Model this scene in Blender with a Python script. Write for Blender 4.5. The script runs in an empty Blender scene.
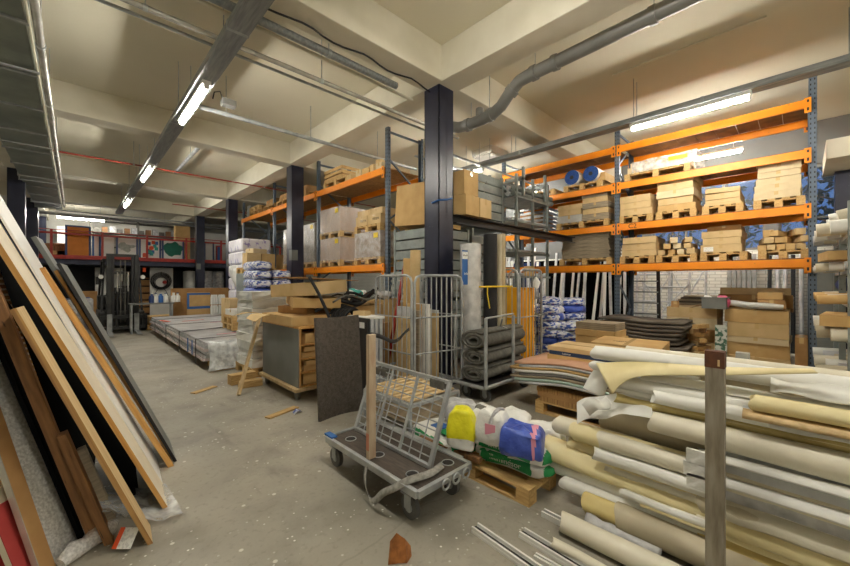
import bpy, bmesh, math, random
from mathutils import Vector, Matrix, noise
R = random.Random(7)
S = bpy.context.scene
COL = S.collection
PI = math.pi
# ------------------------------------------------------------------ camera
YAW = math.radians(43.96); sn, cs = math.sin(YAW), math.cos(YAW); F = 363.0; EYE = 1.5
cam = bpy.data.cameras.new('camera'); cam.sensor_width = 36; cam.lens = 36*F/850; cam.shift_y = -2/850
cam.clip_start = .05; cam.clip_end = 200
co = bpy.data.objects.new('camera', cam); COL.objects.link(co)
co.location = (0, 0, EYE); co.rotation_euler = (PI/2, 0, -YAW); S.camera = co
def at(x, y, X=None, Y=None, Z=None):
    """where the line of sight through a photograph point meets a plane of the room"""
    u = (x-425)/F; v = (281-y)/F; r = (sn+cs*u, cs-sn*u, v)
    t = X/r[0] if X is not None else Y/r[1] if Y is not None else (Z-EYE)/r[2]
    return Vector((r[0]*t, r[1]*t, EYE+v*t))
def yx(x, X): return at(x, 281, X=X).y
# ------------------------------------------------------------------ materials
def lin(c):
    return tuple(((v/255)/12.92 if v/255 <= .04045 else ((v/255+.055)/1.055)**2.4) for v in c)+(1,)
MATS = {}
def mat(name, c, c2=None, rough=.6, metal=0, scale=6, bump=0, bscale=None, stretch=None, spec=.5, detail=4, emit=None, power=0, alpha=None, trans=0, sharp=(.35,.65), fine=None):
    if name in MATS: return MATS[name]
    m = bpy.data.materials.new(name); m.use_nodes = True; nt = m.node_tree; N = nt.nodes; L = nt.links
    b = N['Principled BSDF']; b.inputs['Base Color'].default_value = lin(c)
    b.inputs['Roughness'].default_value = rough; b.inputs['Metallic'].default_value = metal
    b.inputs['Specular IOR Level'].default_value = spec
    if trans: b.inputs['Transmission Weight'].default_value = trans
    if alpha is not None: b.inputs['Alpha'].default_value = alpha
    if emit:
        b.inputs['Emission Color'].default_value = lin(emit); b.inputs['Emission Strength'].default_value = power
    if c2 or bump:
        tc = N.new('ShaderNodeTexCoord'); mp = N.new('ShaderNodeMapping'); L.new(tc.outputs['Object'], mp.inputs[0])
        if stretch: mp.inputs['Scale'].default_value = stretch
        nz = N.new('ShaderNodeTexNoise'); nz.inputs['Scale'].default_value = scale; nz.inputs['Detail'].default_value = detail
        L.new(mp.outputs[0], nz.inputs[0])
        if c2:
            mx = N.new('ShaderNodeMix'); mx.data_type = 'RGBA'
            rp = N.new('ShaderNodeMapRange'); rp.inputs[1].default_value = sharp[0]; rp.inputs[2].default_value = sharp[1]
            L.new(nz.outputs['Fac'], rp.inputs[0]); L.new(rp.outputs[0], mx.inputs['Factor'])
            mx.inputs['A'].default_value = lin(c); mx.inputs['B'].default_value = lin(c2)
            out = mx.outputs['Result']
            if fine:
                n2 = N.new('ShaderNodeTexNoise'); n2.inputs['Scale'].default_value = fine[1]; n2.inputs['Detail'].default_value = 2
                L.new(mp.outputs[0], n2.inputs[0])
                r2 = N.new('ShaderNodeMapRange'); r2.inputs[1].default_value = fine[2]; r2.inputs[2].default_value = fine[2]+.05
                L.new(n2.outputs['Fac'], r2.inputs[0])
                m2 = N.new('ShaderNodeMix'); m2.data_type = 'RGBA'; L.new(r2.outputs[0], m2.inputs['Factor'])
                L.new(out, m2.inputs['A']); m2.inputs['B'].default_value = lin(fine[0]); out = m2.outputs['Result']
            L.new(out, b.inputs['Base Color'])
        if bump:
            n3 = nz
            if bscale:
                n3 = N.new('ShaderNodeTexNoise'); n3.inputs['Scale'].default_value = bscale; n3.inputs['Detail'].default_value = 3
                L.new(mp.outputs[0], n3.inputs[0])
            bp = N.new('ShaderNodeBump'); bp.inputs['Strength'].default_value = bump; bp.inputs['Distance'].default_value = .02
            L.new(n3.outputs['Fac'], bp.inputs['Height']); L.new(bp.outputs[0], b.inputs['Normal'])
    MATS[name] = m; return m
m_ceil = mat('painted_ceiling', (224,218,198), (217,211,190), .9, scale=.5, bump=.05, bscale=30)
m_beam = mat('painted_beam', (228,223,206), (214,208,188), .8, scale=1.5)
m_wall = mat('painted_wall', (206,205,198), (188,187,180), .85, scale=1.2)
m_greywall = mat('grey_wall', (120,122,122), (104,106,106), .85, scale=1)
m_navy = mat('navy_painted_steel', (30,33,52), (44,47,66), .35, scale=3, sharp=(.45,.7), fine=((120,120,128), 40, .72), bump=.1)
m_rackblue = mat('rack_upright_blue', (88,102,120), (100,112,124), .45, metal=.15, scale=5)
m_orange = mat('orange_rack_paint', (248,150,22), (238,138,20), .4, scale=4, fine=((150,110,70), 25, .72))
m_chip = mat('chipboard_deck', (176,138,88), (150,112,68), .8, scale=14, fine=((120,86,50), 60, .6))
m_galv = mat('galvanised_steel', (184,188,188), (150,154,156), .42, metal=.35, scale=7)
m_duct = mat('duct_sheet', (158,166,156), (130,138,130), .35, metal=.35, scale=2)
m_chrome = mat('bright_pipe', (222,220,212), (190,188,180), .25, metal=.5, scale=5)
m_tray = mat('cable_tray_steel', (150,154,154), (124,128,130), .45, metal=.3, scale=6, stretch=(6,.6,6))
m_drain = mat('grey_drain_plastic', (128,128,124), (114,114,110), .4, scale=3)
m_stil = mat('stillage_grey_paint', (150,158,154), (128,136,134), .5, metal=.2, scale=5, fine=((90,92,90), 20, .7))
m_black = mat('black_paint', (26,26,28), (36,36,38), .5, scale=8)
m_rub = mat('black_rubber', (30,30,32), None, .7)
m_void = mat('matt_black_gap_dark', (12,12,12), None, .95, spec=.05)  # near-black painted in for dark gaps between leaning boards and profiles
m_red = mat('red_rail_paint', (176,46,34), (150,38,28), .5, scale=6)
m_redpipe = mat('red_pipe_paint', (140,50,38), None, .5)
m_card = mat('cardboard', (206,172,116), (194,158,102), .85, scale=5, bump=.08, bscale=25)
m_card2 = mat('pale_cardboard', (212,184,136), (198,170,120), .85, scale=4)
m_card3 = mat('brown_cardboard', (176,136,86), (158,118,72), .85, scale=5)
m_cardwhite = mat('bleached_cardboard', (220,202,164), (206,186,148), .85, scale=5)
m_tape = mat('packing_tape', (206,176,124), None, .25)
m_sticker = mat('white_sticker', (236,236,230), (210,210,206), .6, scale=60, sharp=(.5,.6))
m_ink = mat('black_ink', (34,30,28), None, .7)
m_pal = mat('pallet_wood', (210,176,118), (184,148,92), .8, scale=9, stretch=(1,6,6), bump=.1)
m_paldark = mat('weathered_pallet_wood', (190,152,92), (154,118,70), .85, scale=9, bump=.12)
m_ply = mat('light_plywood', (214,188,142), (198,168,120), .6, scale=4, stretch=(8,8,.6))
m_plyedge = mat('plywood_edge', (186,144,88), (140,102,60), .75, scale=50, stretch=(1,1,.02))
m_oak = mat('orange_timber', (216,168,98), (190,136,70), .6, scale=6, stretch=(8,8,.5))
m_brownwood = mat('brown_timber', (150,108,66), (112,78,48), .7, scale=6, stretch=(7,7,.6), fine=((70,50,36), 12, .66))
m_greywood = mat('grey_timber', (168,154,130), (140,128,108), .85, scale=7, stretch=(1,1,9))
m_whiteb = mat('white_board', (240,239,234), (228,227,222), .5, scale=2)
m_creamb = mat('cream_board', (236,226,202), (222,210,184), .55, scale=3)
m_greyb = mat('grey_board', (122,125,121), (112,115,112), .6, scale=3)
m_blue = mat('blue_plastic', (44,100,170), None, .5)
m_bluedark = mat('dark_blue_frame', (34,58,108), (44,68,120), .5, scale=6)
m_film = None
m_white = mat('white_paper', (240,240,234), (226,225,218), .55, scale=5, bump=.12, bscale=9)
m_offwhite = mat('offwhite_vinyl', (232,226,206), (214,207,186), .5, scale=4, bump=.12, bscale=8)
m_cream = mat('cream_backing', (238,226,178), (224,208,156), .6, scale=4, bump=.15, bscale=8)
m_yellowish = mat('yellowed_backing', (224,206,142), (200,178,114), .6, scale=4, bump=.15, bscale=8)
m_beige = mat('beige_underlay', (200,190,164), (180,169,142), .6, scale=4, bump=.12, bscale=8)
m_silver = mat('silver_strip', (206,208,210), (182,184,186), .35, metal=.4, scale=5)
m_felt = mat('charcoal_felt', (112,110,102), (92,90,84), .95, scale=14, bump=.3, bscale=90)
m_mat = mat('speckled_rubber', (84,77,70), (68,62,56), .9, scale=30, bump=.4, bscale=90, fine=((108,100,90), 130, .62))
m_glassw = mat('clear_glass', (235,240,240), None, .02, trans=1.0)
m_yellow = mat('yellow_plastic', (238,206,30), (224,190,24), .45, scale=6)
m_amber = mat('amber_panel', (252,190,34), (244,174,26), .55, scale=4)
m_teal = mat('teal_plastic', (40,160,150), None, .5)
m_green = mat('green_print', (34,150,84), (28,136,76), .55, scale=6)
m_bagwhite = mat('white_bag_plastic', (238,238,233), (220,220,214), .45, scale=8, bump=1.0, bscale=11)
m_bagblue = mat('blue_bag_plastic', (52,76,168), (84,108,200), .38, scale=8, bump=1.0, bscale=12)
m_bagyellow = mat('yellow_bag_plastic', (240,236,40), (222,214,30), .4, scale=8, bump=1.0, bscale=12)
m_baggrey = mat('grey_bag_plastic', (156,156,160), (206,206,206), .45, scale=10, bump=1.0, bscale=12)
m_pink = mat('pink_print', (226,150,170), None, .6)
m_bagprint = mat('white_bag_blue_print', (228,230,236), (64,92,176), .45, scale=20, stretch=(.6,1,1.4), sharp=(.48,.54), bump=.8, bscale=12, fine=((196,60,70), 16, .68))
m_lilac = mat('white_wrap_lilac_print', (226,224,232), (150,140,196), .45, scale=7, sharp=(.56,.64), bump=.3, bscale=10)
m_wrap = mat('shrinkwrapped_carton', (172,148,126), (190,172,158), .3, scale=4, stretch=(1,1,.3), sharp=(.3,.8), bump=.5, bscale=14)
m_wrapwhite = mat('white_shrinkwrap', (212,212,206), (176,178,178), .28, scale=5, bump=.5, bscale=11, sharp=(.5,.8))
m_glasspack = mat('wrapped_panel_pack', (238,228,228), (214,196,200), .28, scale=3, stretch=(.6,3,3), bump=.3, bscale=8)
m_orange_s = mat('orange_label', (226,84,34), None, .5)
m_orangeprint = mat('orange_pinboard', (216,136,62), (204,124,54), .8, scale=5)
m_tube_dim = mat('far_lamp_tube', (255,255,255), None, .4, emit=(255,250,238), power=135)
m_tube = mat('lamp_tube', (255,255,255), None, .4, emit=(255,249,236), power=88)
m_reeds = mat('dark_green_leaf', (26,46,40), (40,66,50), .8, scale=5)
m_foil = mat('silver_foil_wrap', (232,232,230), (196,196,196), .25, metal=.3, scale=7, bump=.5, bscale=16)
def film_mat(name, a, tint=(235,238,238), bscale=16, bstr=.6, lo=None):
    m = bpy.data.materials.new(name); m.use_nodes = True; nt = m.node_tree; N = nt.nodes; L = nt.links
    b = N['Principled BSDF']; b.inputs['Base Color'].default_value = lin(tint); b.inputs['Roughness'].default_value = .15
    tr = N.new('ShaderNodeBsdfTransparent'); mx = N.new('ShaderNodeMixShader')
    tc = N.new('ShaderNodeTexCoord'); nz = N.new('ShaderNodeTexNoise'); nz.inputs['Scale'].default_value = bscale; L.new(tc.outputs['Object'], nz.inputs[0])
    mr = N.new('ShaderNodeMapRange'); mr.inputs[1].default_value = .35; mr.inputs[2].default_value = .7; mr.inputs[3].default_value = a*.5 if lo is None else lo; mr.inputs[4].default_value = min(1, a*1.5)
    L.new(nz.outputs['Fac'], mr.inputs[0]); L.new(mr.outputs[0], mx.inputs[0])
    bp = N.new('ShaderNodeBump'); bp.inputs['Strength'].default_value = bstr; bp.inputs['Distance'].default_value = .02
    L.new(nz.outputs['Fac'], bp.inputs['Height']); L.new(bp.outputs[0], b.inputs['Normal'])
    L.new(tr.outputs[0], mx.inputs[1]); L.new(b.outputs[0], mx.inputs[2]); L.new(mx.outputs[0], N['Material Output'].inputs[0])
    return m
m_film = film_mat('clear_plastic_film', .3)
m_bubble = film_mat('bubble_wrap_film', .5, (252,251,248), 70, .12, .45)
m_shrink = film_mat('shrink_film', .2, (240,240,240), 5, .5)
# concrete floor
def floor_mat():
    m = bpy.data.materials.new('worn_concrete'); m.use_nodes = True; nt = m.node_tree; N = nt.nodes; L = nt.links
    b = N['Principled BSDF']; tc = N.new('ShaderNodeTexCoord'); P = tc.outputs['Object']
    def nz(s, d=4, st=None):
        n = N.new('ShaderNodeTexNoise'); n.inputs['Scale'].default_value = s; n.inputs['Detail'].default_value = d
        if st:
            mp = N.new('ShaderNodeMapping'); mp.inputs['Scale'].default_value = st; L.new(P, mp.inputs[0]); L.new(mp.outputs[0], n.inputs[0])
        else: L.new(P, n.inputs[0])
        return n.outputs['Fac']
    def rng(v, a, c, lo=0, hi=1):
        r = N.new('ShaderNodeMapRange'); r.inputs[1].default_value = a; r.inputs[2].default_value = c; r.inputs[3].default_value = lo; r.inputs[4].default_value = hi; L.new(v, r.inputs[0]); return r.outputs[0]
    def mix(f, a, c):
        x = N.new('ShaderNodeMix'); x.data_type = 'RGBA'; L.new(f, x.inputs['Factor'])
        for k, v in (('A', a), ('B', c)):
            if isinstance(v, tuple): x.inputs[k].default_value = lin(v)
            else: L.new(v, x.inputs[k])
        return x.outputs['Result']
    c = mix(rng(nz(.8), .35, .65), (146,141,128), (170,164,149))
    c = mix(rng(nz(2.2, 8), .5, .75, 0, .7), c, (112,108,98))
    c = mix(rng(nz(26, 3), .55, .75, 0, .5), c, (120,114,102))
    # scuffed dark marks
    c = mix(rng(nz(3.2, 6, (1,.35,1)), .62, .72, 0, .45), c, (84,80,72))
    # white paint flecks
    v = N.new('ShaderNodeTexVoronoi'); v.inputs['Scale'].default_value = 21; L.new(P, v.inputs[0])
    fle = N.new('ShaderNodeMath'); fle.operation = 'MULTIPLY'; L.new(rng(v.outputs['Distance'], .1, .17, 1, 0), fle.inputs[0]); L.new(rng(nz(2.3, 3), .5, .6), fle.inputs[1])
    c = mix(fle.outputs[0], c, (226,224,214))
    v2 = N.new('ShaderNodeTexVoronoi'); v2.inputs['Scale'].default_value = 6.5; L.new(P, v2.inputs[0])
    c = mix(rng(v2.outputs['Distance'], .07, .1, .8, 0), c, (216,213,202))
    v3 = N.new('ShaderNodeTexVoronoi'); v3.inputs['Scale'].default_value = .45; v3.feature = 'DISTANCE_TO_EDGE'
    dd = N.new('ShaderNodeMix'); dd.data_type = 'VECTOR'; dd.inputs['Factor'].default_value = .12; L.new(P, dd.inputs['A'])
    nn = N.new('ShaderNodeTexNoise'); nn.inputs['Scale'].default_value = 3; L.new(P, nn.inputs[0]); L.new(nn.outputs['Color'], dd.inputs['B']); L.new(dd.outputs['Result'], v3.inputs[0])
    c = mix(rng(v3.outputs['Distance'], .001, .003, .3, 0), c, (110,106,96))
    L.new(c, b.inputs['Base Color']); b.inputs['Roughness'].default_value = .62
    L.new(rng(nz(1.7, 5), .3, .7, .42, .75), b.inputs['Roughness'])
    bp = N.new('ShaderNodeBump'); bp.inputs['Strength'].default_value = .25; bp.inputs['Distance'].default_value = .01; L.new(nz(30, 5), bp.inputs['Height']); L.new(bp.outputs[0], b.inputs['Normal'])
    return m
m_floor = floor_mat()
def brick_mat():
    m = bpy.data.materials.new('white_painted_brick'); m.use_nodes = True; nt = m.node_tree; N = nt.nodes; L = nt.links
    b = N['Principled BSDF']; tc = N.new('ShaderNodeTexCoord'); sp = N.new('ShaderNodeSeparateXYZ'); L.new(tc.outputs['Object'], sp.inputs[0])
    cb = N.new('ShaderNodeCombineXYZ'); L.new(sp.outputs['Y'], cb.inputs[0]); L.new(sp.outputs['Z'], cb.inputs[1])
    br = N.new('ShaderNodeTexBrick'); L.new(cb.outputs[0], br.inputs[0]); br.inputs['Scale'].default_value = 1
    br.inputs['Brick Width'].default_value = .22; br.inputs['Row Height'].default_value = .075; br.inputs['Mortar Size'].default_value = .008
    br.inputs['Color1'].default_value = lin((238,238,230)); br.inputs['Color2'].default_value = lin((228,229,221)); br.inputs['Mortar'].default_value = lin((196,196,188))
    L.new(br.outputs['Color'], b.inputs['Base Color']); b.inputs['Roughness'].default_value = .7
    bp = N.new('ShaderNodeBump'); bp.inputs['Strength'].default_value = .5; bp.inputs['Distance'].default_value = .01; bp.invert = True
    L.new(br.outputs['Fac'], bp.inputs['Height']); L.new(bp.outputs[0], b.inputs['Normal'])
    return m
m_brick = brick_mat()
# ------------------------------------------------------------------ mesh building
class MB:
    def __init__(s): s.v = []; s.f = []; s.m = []; s.sm = []
    def add(s, vs, fs, k=0, smooth=False):
        o = len(s.v); s.v += [tuple(v) for v in vs]
        for f in fs: s.f.append([o+i for i in f]); s.m.append(k); s.sm.append(smooth)
        return s
    def box(s, x0, x1, y0, y1, z0, z1, k=0):
        return s.add([(x0,y0,z0),(x1,y0,z0),(x1,y1,z0),(x0,y1,z0),(x0,y0,z1),(x1,y0,z1),(x1,y1,z1),(x0,y1,z1)],
            [(0,3,2,1),(4,5,6,7),(0,1,5,4),(1,2,6,5),(2,3,7,6),(3,0,4,7)], k)
    def cbox(s, c, d, rot=None, k=0):
        """box of size d centred on c, optional rotation matrix"""
        a, b, e = d[0]/2, d[1]/2, d[2]/2; vs = [Vector(p) for p in ((-a,-b,-e),(a,-b,-e),(a,b,-e),(-a,b,-e),(-a,-b,e),(a,-b,e),(a,b,e),(-a,b,e))]
        if rot is not None: vs = [rot @ v for v in vs]
        return s.add([v+Vector(c) for v in vs], [(0,3,2,1),(4,5,6,7),(0,1,5,4),(1,2,6,5),(2,3,7,6),(3,0,4,7)], k)
    def bar(s, p, q, w, h, k=0, up=(0,0,1)):
        """square bar from p to q, w across, h along up"""
        p, q = Vector(p), Vector(q); d = (q-p).normalized(); u = Vector(up)
        if abs(d.dot(u)) > .95: u = Vector((0,1,0))
        x = d.cross(u).normalized()*w/2; z = x.cross(d).normalized()*h/2
        vs = [p-x-z, p+x-z, p+x+z, p-x+z, q-x-z, q+x-z, q+x+z, q-x+z]
        return s.add(vs, [(0,1,2,3),(7,6,5,4),(0,4,5,1),(1,5,6,2),(2,6,7,3),(3,7,4,0)], k)
    def tube(s, pts, r, n=8, k=0, closed=False, caps=True):
        pts = [Vector(p) for p in pts]; m = len(pts); rr = r if isinstance(r, (list, tuple)) else [r]*m; vs = []; fs = []
        ref = None
        for i, p in enumerate(pts):
            if closed: d = pts[(i+1) % m]-pts[i-1]
            else: d = pts[min(i+1, m-1)]-pts[max(i-1, 0)]
            d.normalize()
            if ref is None:
                ref = Vector((0,0,1)) if abs(d.z) < .9 else Vector((1,0,0))
            a = d.cross(ref); a.normalize(); b = a.cross(d); ref = b
            for j in range(n):
                t = 2*PI*j/n; vs.append(p+a*math.cos(t)*rr[i]+b*math.sin(t)*rr[i])
        for i in range(m if closed else m-1):
            i2 = (i+1) % m
            for j in range(n): fs.append((i*n+j, i*n+(j+1) % n, i2*n+(j+1) % n, i2*n+j))
        s.add(vs, fs, k, True)
        if caps and not closed:
            s.add(vs[:n], [tuple(reversed(range(n)))], k); s.add(vs[-n:], [tuple(range(n))], k)
        return s
    def sheet(s, A, B, th, k=0, smooth=True):
        """thick ruled sheet between polylines A and B"""
        A = [Vector(p) for p in A]; B = [Vector(p) for p in B]; n = len(A); vs = []
        for i in range(n):
            t = (A[min(i+1,n-1)]-A[max(i-1,0)]).cross(B[i]-A[i]); t.normalize(); t *= th/2
            vs += [A[i]+t, B[i]+t, B[i]-t, A[i]-t]
        fs = []
        for i in range(n-1):
            o = i*4; q = o+4
            fs += [(o,q,q+1,o+1),(o+1,q+1,q+2,o+2),(o+2,q+2,q+3,o+3),(o+3,q+3,q,o)]
        fs += [(0,1,2,3), (n*4-1,n*4-2,n*4-3,n*4-4)]
        return s.add(vs, fs, k, smooth)
    def build(s, name, mats, parent=None, bevel=0, world=False):
        me = bpy.data.meshes.new(name); me.from_pydata(s.v, [], s.f)
        for m in (mats if isinstance(mats, (list, tuple)) else [mats]): me.materials.append(m)
        me.polygons.foreach_set('material_index', s.m); me.polygons.foreach_set('use_smooth', s.sm); me.update()
        o = bpy.data.objects.new(name, me); COL.objects.link(o)
        if parent is not None:
            o.parent = parent
            if world: me.transform(world_of(parent).inverted())
        if bevel:
            b = o.modifiers.new('bevel', 'BEVEL'); b.width = bevel; b.segments = 2; b.limit_method = 'ANGLE'
        return o
def world_of(o):
    m = Matrix.LocRotScale(o.location, o.rotation_euler, o.scale)
    return world_of(o.parent) @ m if o.parent else m
def tag(o, label, cat, group=None, kind=None):
    o['label'] = label; o['category'] = cat
    if group: o['group'] = group
    if kind: o['kind'] = kind
    return o
def thing(name, label, cat, loc=(0,0,0), rz=0, group=None, rot=None):
    o = bpy.data.objects.new(name, None); COL.objects.link(o); o.empty_display_size = .1
    o.location = loc; o.rotation_euler = rot if rot else (0, 0, rz)
    return tag(o, label, cat, group)
def struct(name, mb, m, label=None, cat=None, parent=None, bevel=0):
    o = mb.build(name, m, parent, bevel=bevel); 
    if parent is None:
        o['kind'] = 'structure'
        o['label'] = label or name.replace('_', ' '); o['category'] = cat or name.split('_')[0]
    return o
def words(name, txt, size, m, loc, rot, parent=None, ext=.0008):
    """lettering as a mesh; loc in the parent's own frame"""
    c = bpy.data.curves.new(name, 'FONT'); c.body = txt; c.size = size; c.extrude = ext; c.align_x = 'CENTER'; c.align_y = 'CENTER'
    t = bpy.data.objects.new(name, c); COL.objects.link(t)
    dg = bpy.context.evaluated_depsgraph_get(); me = bpy.data.meshes.new_from_object(t.evaluated_get(dg))
    bpy.data.objects.remove(t); o = bpy.data.objects.new(name, me); me.materials.clear(); me.materials.append(m); COL.objects.link(o)
    o.parent = parent; o.location = loc; o.rotation_euler = rot
    return o
FACE_NX = (PI/2, 0, -PI/2)   # lettering readable from the -X side
FACE_NY = (PI/2, 0, 0)       # readable from the -Y side
# ================================================================== the room
ZC = 4.8; ZB = 4.3; X0, X1, Y0, Y1 = -3.2, 11.0, -4.6, 24.2
struct('floor', MB().box(X0, X1, Y0, Y1, -.1, 0), m_floor, 'worn grey concrete floor with white paint flecks', 'floor')
struct('ceiling', MB().box(X0, X1, Y0, Y1, ZC, ZC+.1), m_ceil, 'cream painted concrete ceiling slab', 'ceiling')
struct('wall_left', MB().box(X0-.15, X0, Y0, Y1, 0, ZC), m_wall, 'plain left side wall', 'wall')
struct('wall_back', MB().box(X0, X1, Y1, Y1+.15, 0, ZC), m_wall, 'pale far end wall behind the mezzanine', 'wall')
struct('wall_front', MB().box(X0, X1, Y0-.15, Y0, 0, ZC), m_wall, 'wall behind the photographer', 'wall')
# right wall: brick below, window band, grey above
WZ0, WZ1 = 2.2, 3.92
w = MB(); w.box(X1, X1+.2, Y0, Y1, 0, WZ0, 0); w.box(X1, X1+.2, Y0, Y1, WZ1, ZC, 1)
wins = [(-3.4, -1.75), (-1.45, .35), (.55, 2.75), (2.95, 4.6)]
ys = [Y0]+[v for p in wins for v in p]+[Y1]
for a in range(0, len(ys), 2): w.box(X1, X1+.2, ys[a], ys[a+1], WZ0, WZ1, 1)
struct('wall_right', w, [m_brick, m_greywall], 'right wall, white painted brick below and grey above', 'wall')
m_pane = film_mat('window_glass', .06, (200,215,230), 2)
for i, (a, b) in enumerate(wins):
    t = thing('window_%d' % (i+1), ['window at the near right corner', 'window at the right end beyond the orange rack', 'window behind the cartons at the right end of the rack', 'window behind the middle of the orange rack', 'window behind the far half of the orange rack'][i], 'window', (X1+.1, (a+b)/2, WZ0)); t['kind'] = 'structure'
    f = MB(); h = (b-a)/2; H = WZ1-WZ0
    f.box(-.04,.04,-h,h,0,.06); f.box(-.04,.04,-h,h,H-.06,H); f.box(-.04,.04,-h,-h+.05,0,H); f.box(-.04,.04,h-.05,h,0,H)
    n = 2 if h > .9 else 1
    for k in range(1, n+1): y = -h+2*h*k/(n+1); f.box(-.03,.03,y-.025,y+.025,.06,H-.06)
    f.box(-.03,.03,-h+.05,h-.05,H*.36-.02,H*.36+.02)
    f.build('window_frame', m_greyb, t); MB().box(-.005,.005,-h+.05,h-.05,.06,H-.06).build('window_pane', m_pane, t)
# ceiling beams
bw = .19
for nm, y in (('behind the photographer', -1.3), ('nearest across the ceiling', 3.68), ('over the second pillar', 8.65), ('over the third pillar', 13.65), ('over the mezzanine edge', 18.3)):
    struct('ceiling_beam', MB().box(X0, X1, y-bw, y+bw, ZB, ZC), m_beam, 'cream concrete cross beam, '+nm, 'beam', bevel=.01)
for nm, x in (('over the right pillar row', 3.88), ('over the left pillar row', -1.05)):
    struct('ceiling_beam', MB().box(x-bw, x+bw, Y0, Y1, ZB-.004, ZC-.002), m_beam, 'cream concrete long beam '+nm, 'beam', bevel=.01)
# I section pillars
cols = [(3.85, 3.7, 'nearest navy steel pillar, beside the silver foil roll'), (3.9, 8.65, 'second navy pillar beside the left rack'), (3.9, 13.65, 'third navy pillar beside the lilac printed bales'), (3.9, 18.1, 'far navy pillar at the mezzanine rail'),
        (-1.05, 13.65, 'dark left pillar behind the leaning boards'), (-1.05, 18.1, 'dark left pillar at the mezzanine'), (-1.05, 22.9, 'dark left pillar at the back wall')]
for x, y, l in cols:
    t = thing('steel_pillar', l, 'pillar', (x, y, 0)); t['kind'] = 'structure'
    f = MB(); a = .15
    f.box(-a, a, -a, -a+.02, 0, ZB-.01); f.box(-a, a, a-.02, a, 0, ZB-.01); f.box(-.01, .01, -a, a, 0, ZB-.01)
    f.box(-a, -a+.012, -a, a, 0, ZB-.01); f.box(a-.012, a, -a, a, 0, ZB-.01)
    f.build('pillar_shaft', m_navy, t, bevel=.003)
    g = MB(); g.box(-.2, .2, -.2, .2, 0, .02); g.build('base_plate', m_navy, t)
    if (x, y) == (3.85, 3.7):
        b = MB()
        for z in (2.62,): b.tube([(-.165,-.02,z),(-.165,-.16,z+.02),(.0,-.165,z+.05),(.1,-.165,z+.08)], .012, 6)
        b.build('blue_tie', m_blue, t)
    if x > 0 and y > 8:
        MB().box(-.153, .0, -.153, .0, 2.0, 2.25).build('grey_patch', m_greyb, t)
t = thing('steel_pillar', 'dark pillar against the right wall beside the window', 'pillar', (10.75, -.62, 0)); t['kind'] = 'structure'
MB().box(-.15,.15,-.17,.17,0,4.0).build('pillar_shaft', m_navy, t)
struct('trim_1', MB().box(9.4, X1, -4.6, -.3, 3.62, 3.95), m_beam, 'pale boxed ledge high on the right wall end', 'ledge')
# dark beam from the near pillar to the rack
t = thing('steel_crossbeam', 'dark I section crossbeam from the nearest pillar to the orange rack', 'beam', (4.05, 3.6, 2.42)); t['kind'] = 'structure'
f = MB(); f.box(0, 4.05, -.07, .07, .05, .065); f.box(0, 4.05, -.07, .07, -.065, -.05); f.box(0, 4.05, -.006, .006, -.05, .05)
f.build('beam_profile', m_black, t)
# ------------------------------------------------------------------ ceiling services
def hanger(px, py, z0, z1, m, parent):
    MB().tube([(px,py,z0),(px,py,z1)], .006, 6).build('hanger_rod', m, parent)
def light_tray(name, x, ya, yb, z, lights, lab, lcat):
    t = thing('cable_tray', lab, 'cable tray', (x, ya, z)); L = yb-ya
    f = MB(); f.box(-.1,.1,0,L,-.012,0); f.box(-.1,-.092,0,L,0,.07); f.box(.092,.1,0,L,0,.07)
    f.build('tray_channel', m_tray, t)
    y = 1.5
    while y < L: MB().box(-.105,.105,y-.02,y+.02,-.016,.075).build('tray_joint', m_galv, t); y += 3.0
    c = MB()
    for k in range(4): c.tube([( -.05+.03*k+.01*math.sin(yy*2+k), yy, .015) for yy in [L*q/30 for q in range(31)]], .01, 5)
    c.build('cable', m_black, t)
    y = .8
    while y < L:
        hanger(-.08, y, .05, ZC-z, m_galv, t); hanger(.08, y, .05, ZC-z, m_galv, t); y += 2.3
    for (la, lb, ll) in lights:
        g = thing('tube_light', ll, 'light', (x, (la+lb)/2, z-.012)); h = (lb-la)/2
        MB().box(-.05,.05,-h,h,-.05,0).build('light_housing', m_whiteb, g)
        MB().tube([(0,-h+.03,-.075),(0,h-.03,-.075)], .032, 12).build('tube', m_tube, g)
        MB().tube([(0,-h,-.075),(0,-h+.03,-.075)], .035, 12).build('end_cap', m_whiteb, g); MB().tube([(0,h-.03,-.075),(0,h,-.075)], .035, 12).build('end_cap', m_whiteb, g)
light_tray('a', 1.2, -3.5, 18.0, 4.05, [(5.22,6.72,'lit tube light on the left tray, nearest and brightest'), (9.75,11.25,'lit tube light on the left tray, second from the camera'), (14.1,15.6,'lit tube light at the far end of the left tray'), (.6,2.1,'lit tube light on the left tray overhead, out of the frame'), (-3.2,-1.7,'added unseen tube light on the left tray behind the camera')], 'long galvanised cable tray carrying tube lights along the left aisle', 0)  # tube behind the camera is added, unseen, to light the closed room
light_tray('b', 6.64, -3.5, 11.5, 4.1, [(.47,1.97,'long lit tube light in front of the orange rack'), (5.0,6.5,'lit tube light half hidden behind the nearest pillar'), (-3.2,-1.7,'added unseen tube light on the right tray behind the camera')], 'galvanised cable tray with tube lights in front of the orange rack', 0)  # here too the tube behind the camera is an added, unseen light
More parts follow.
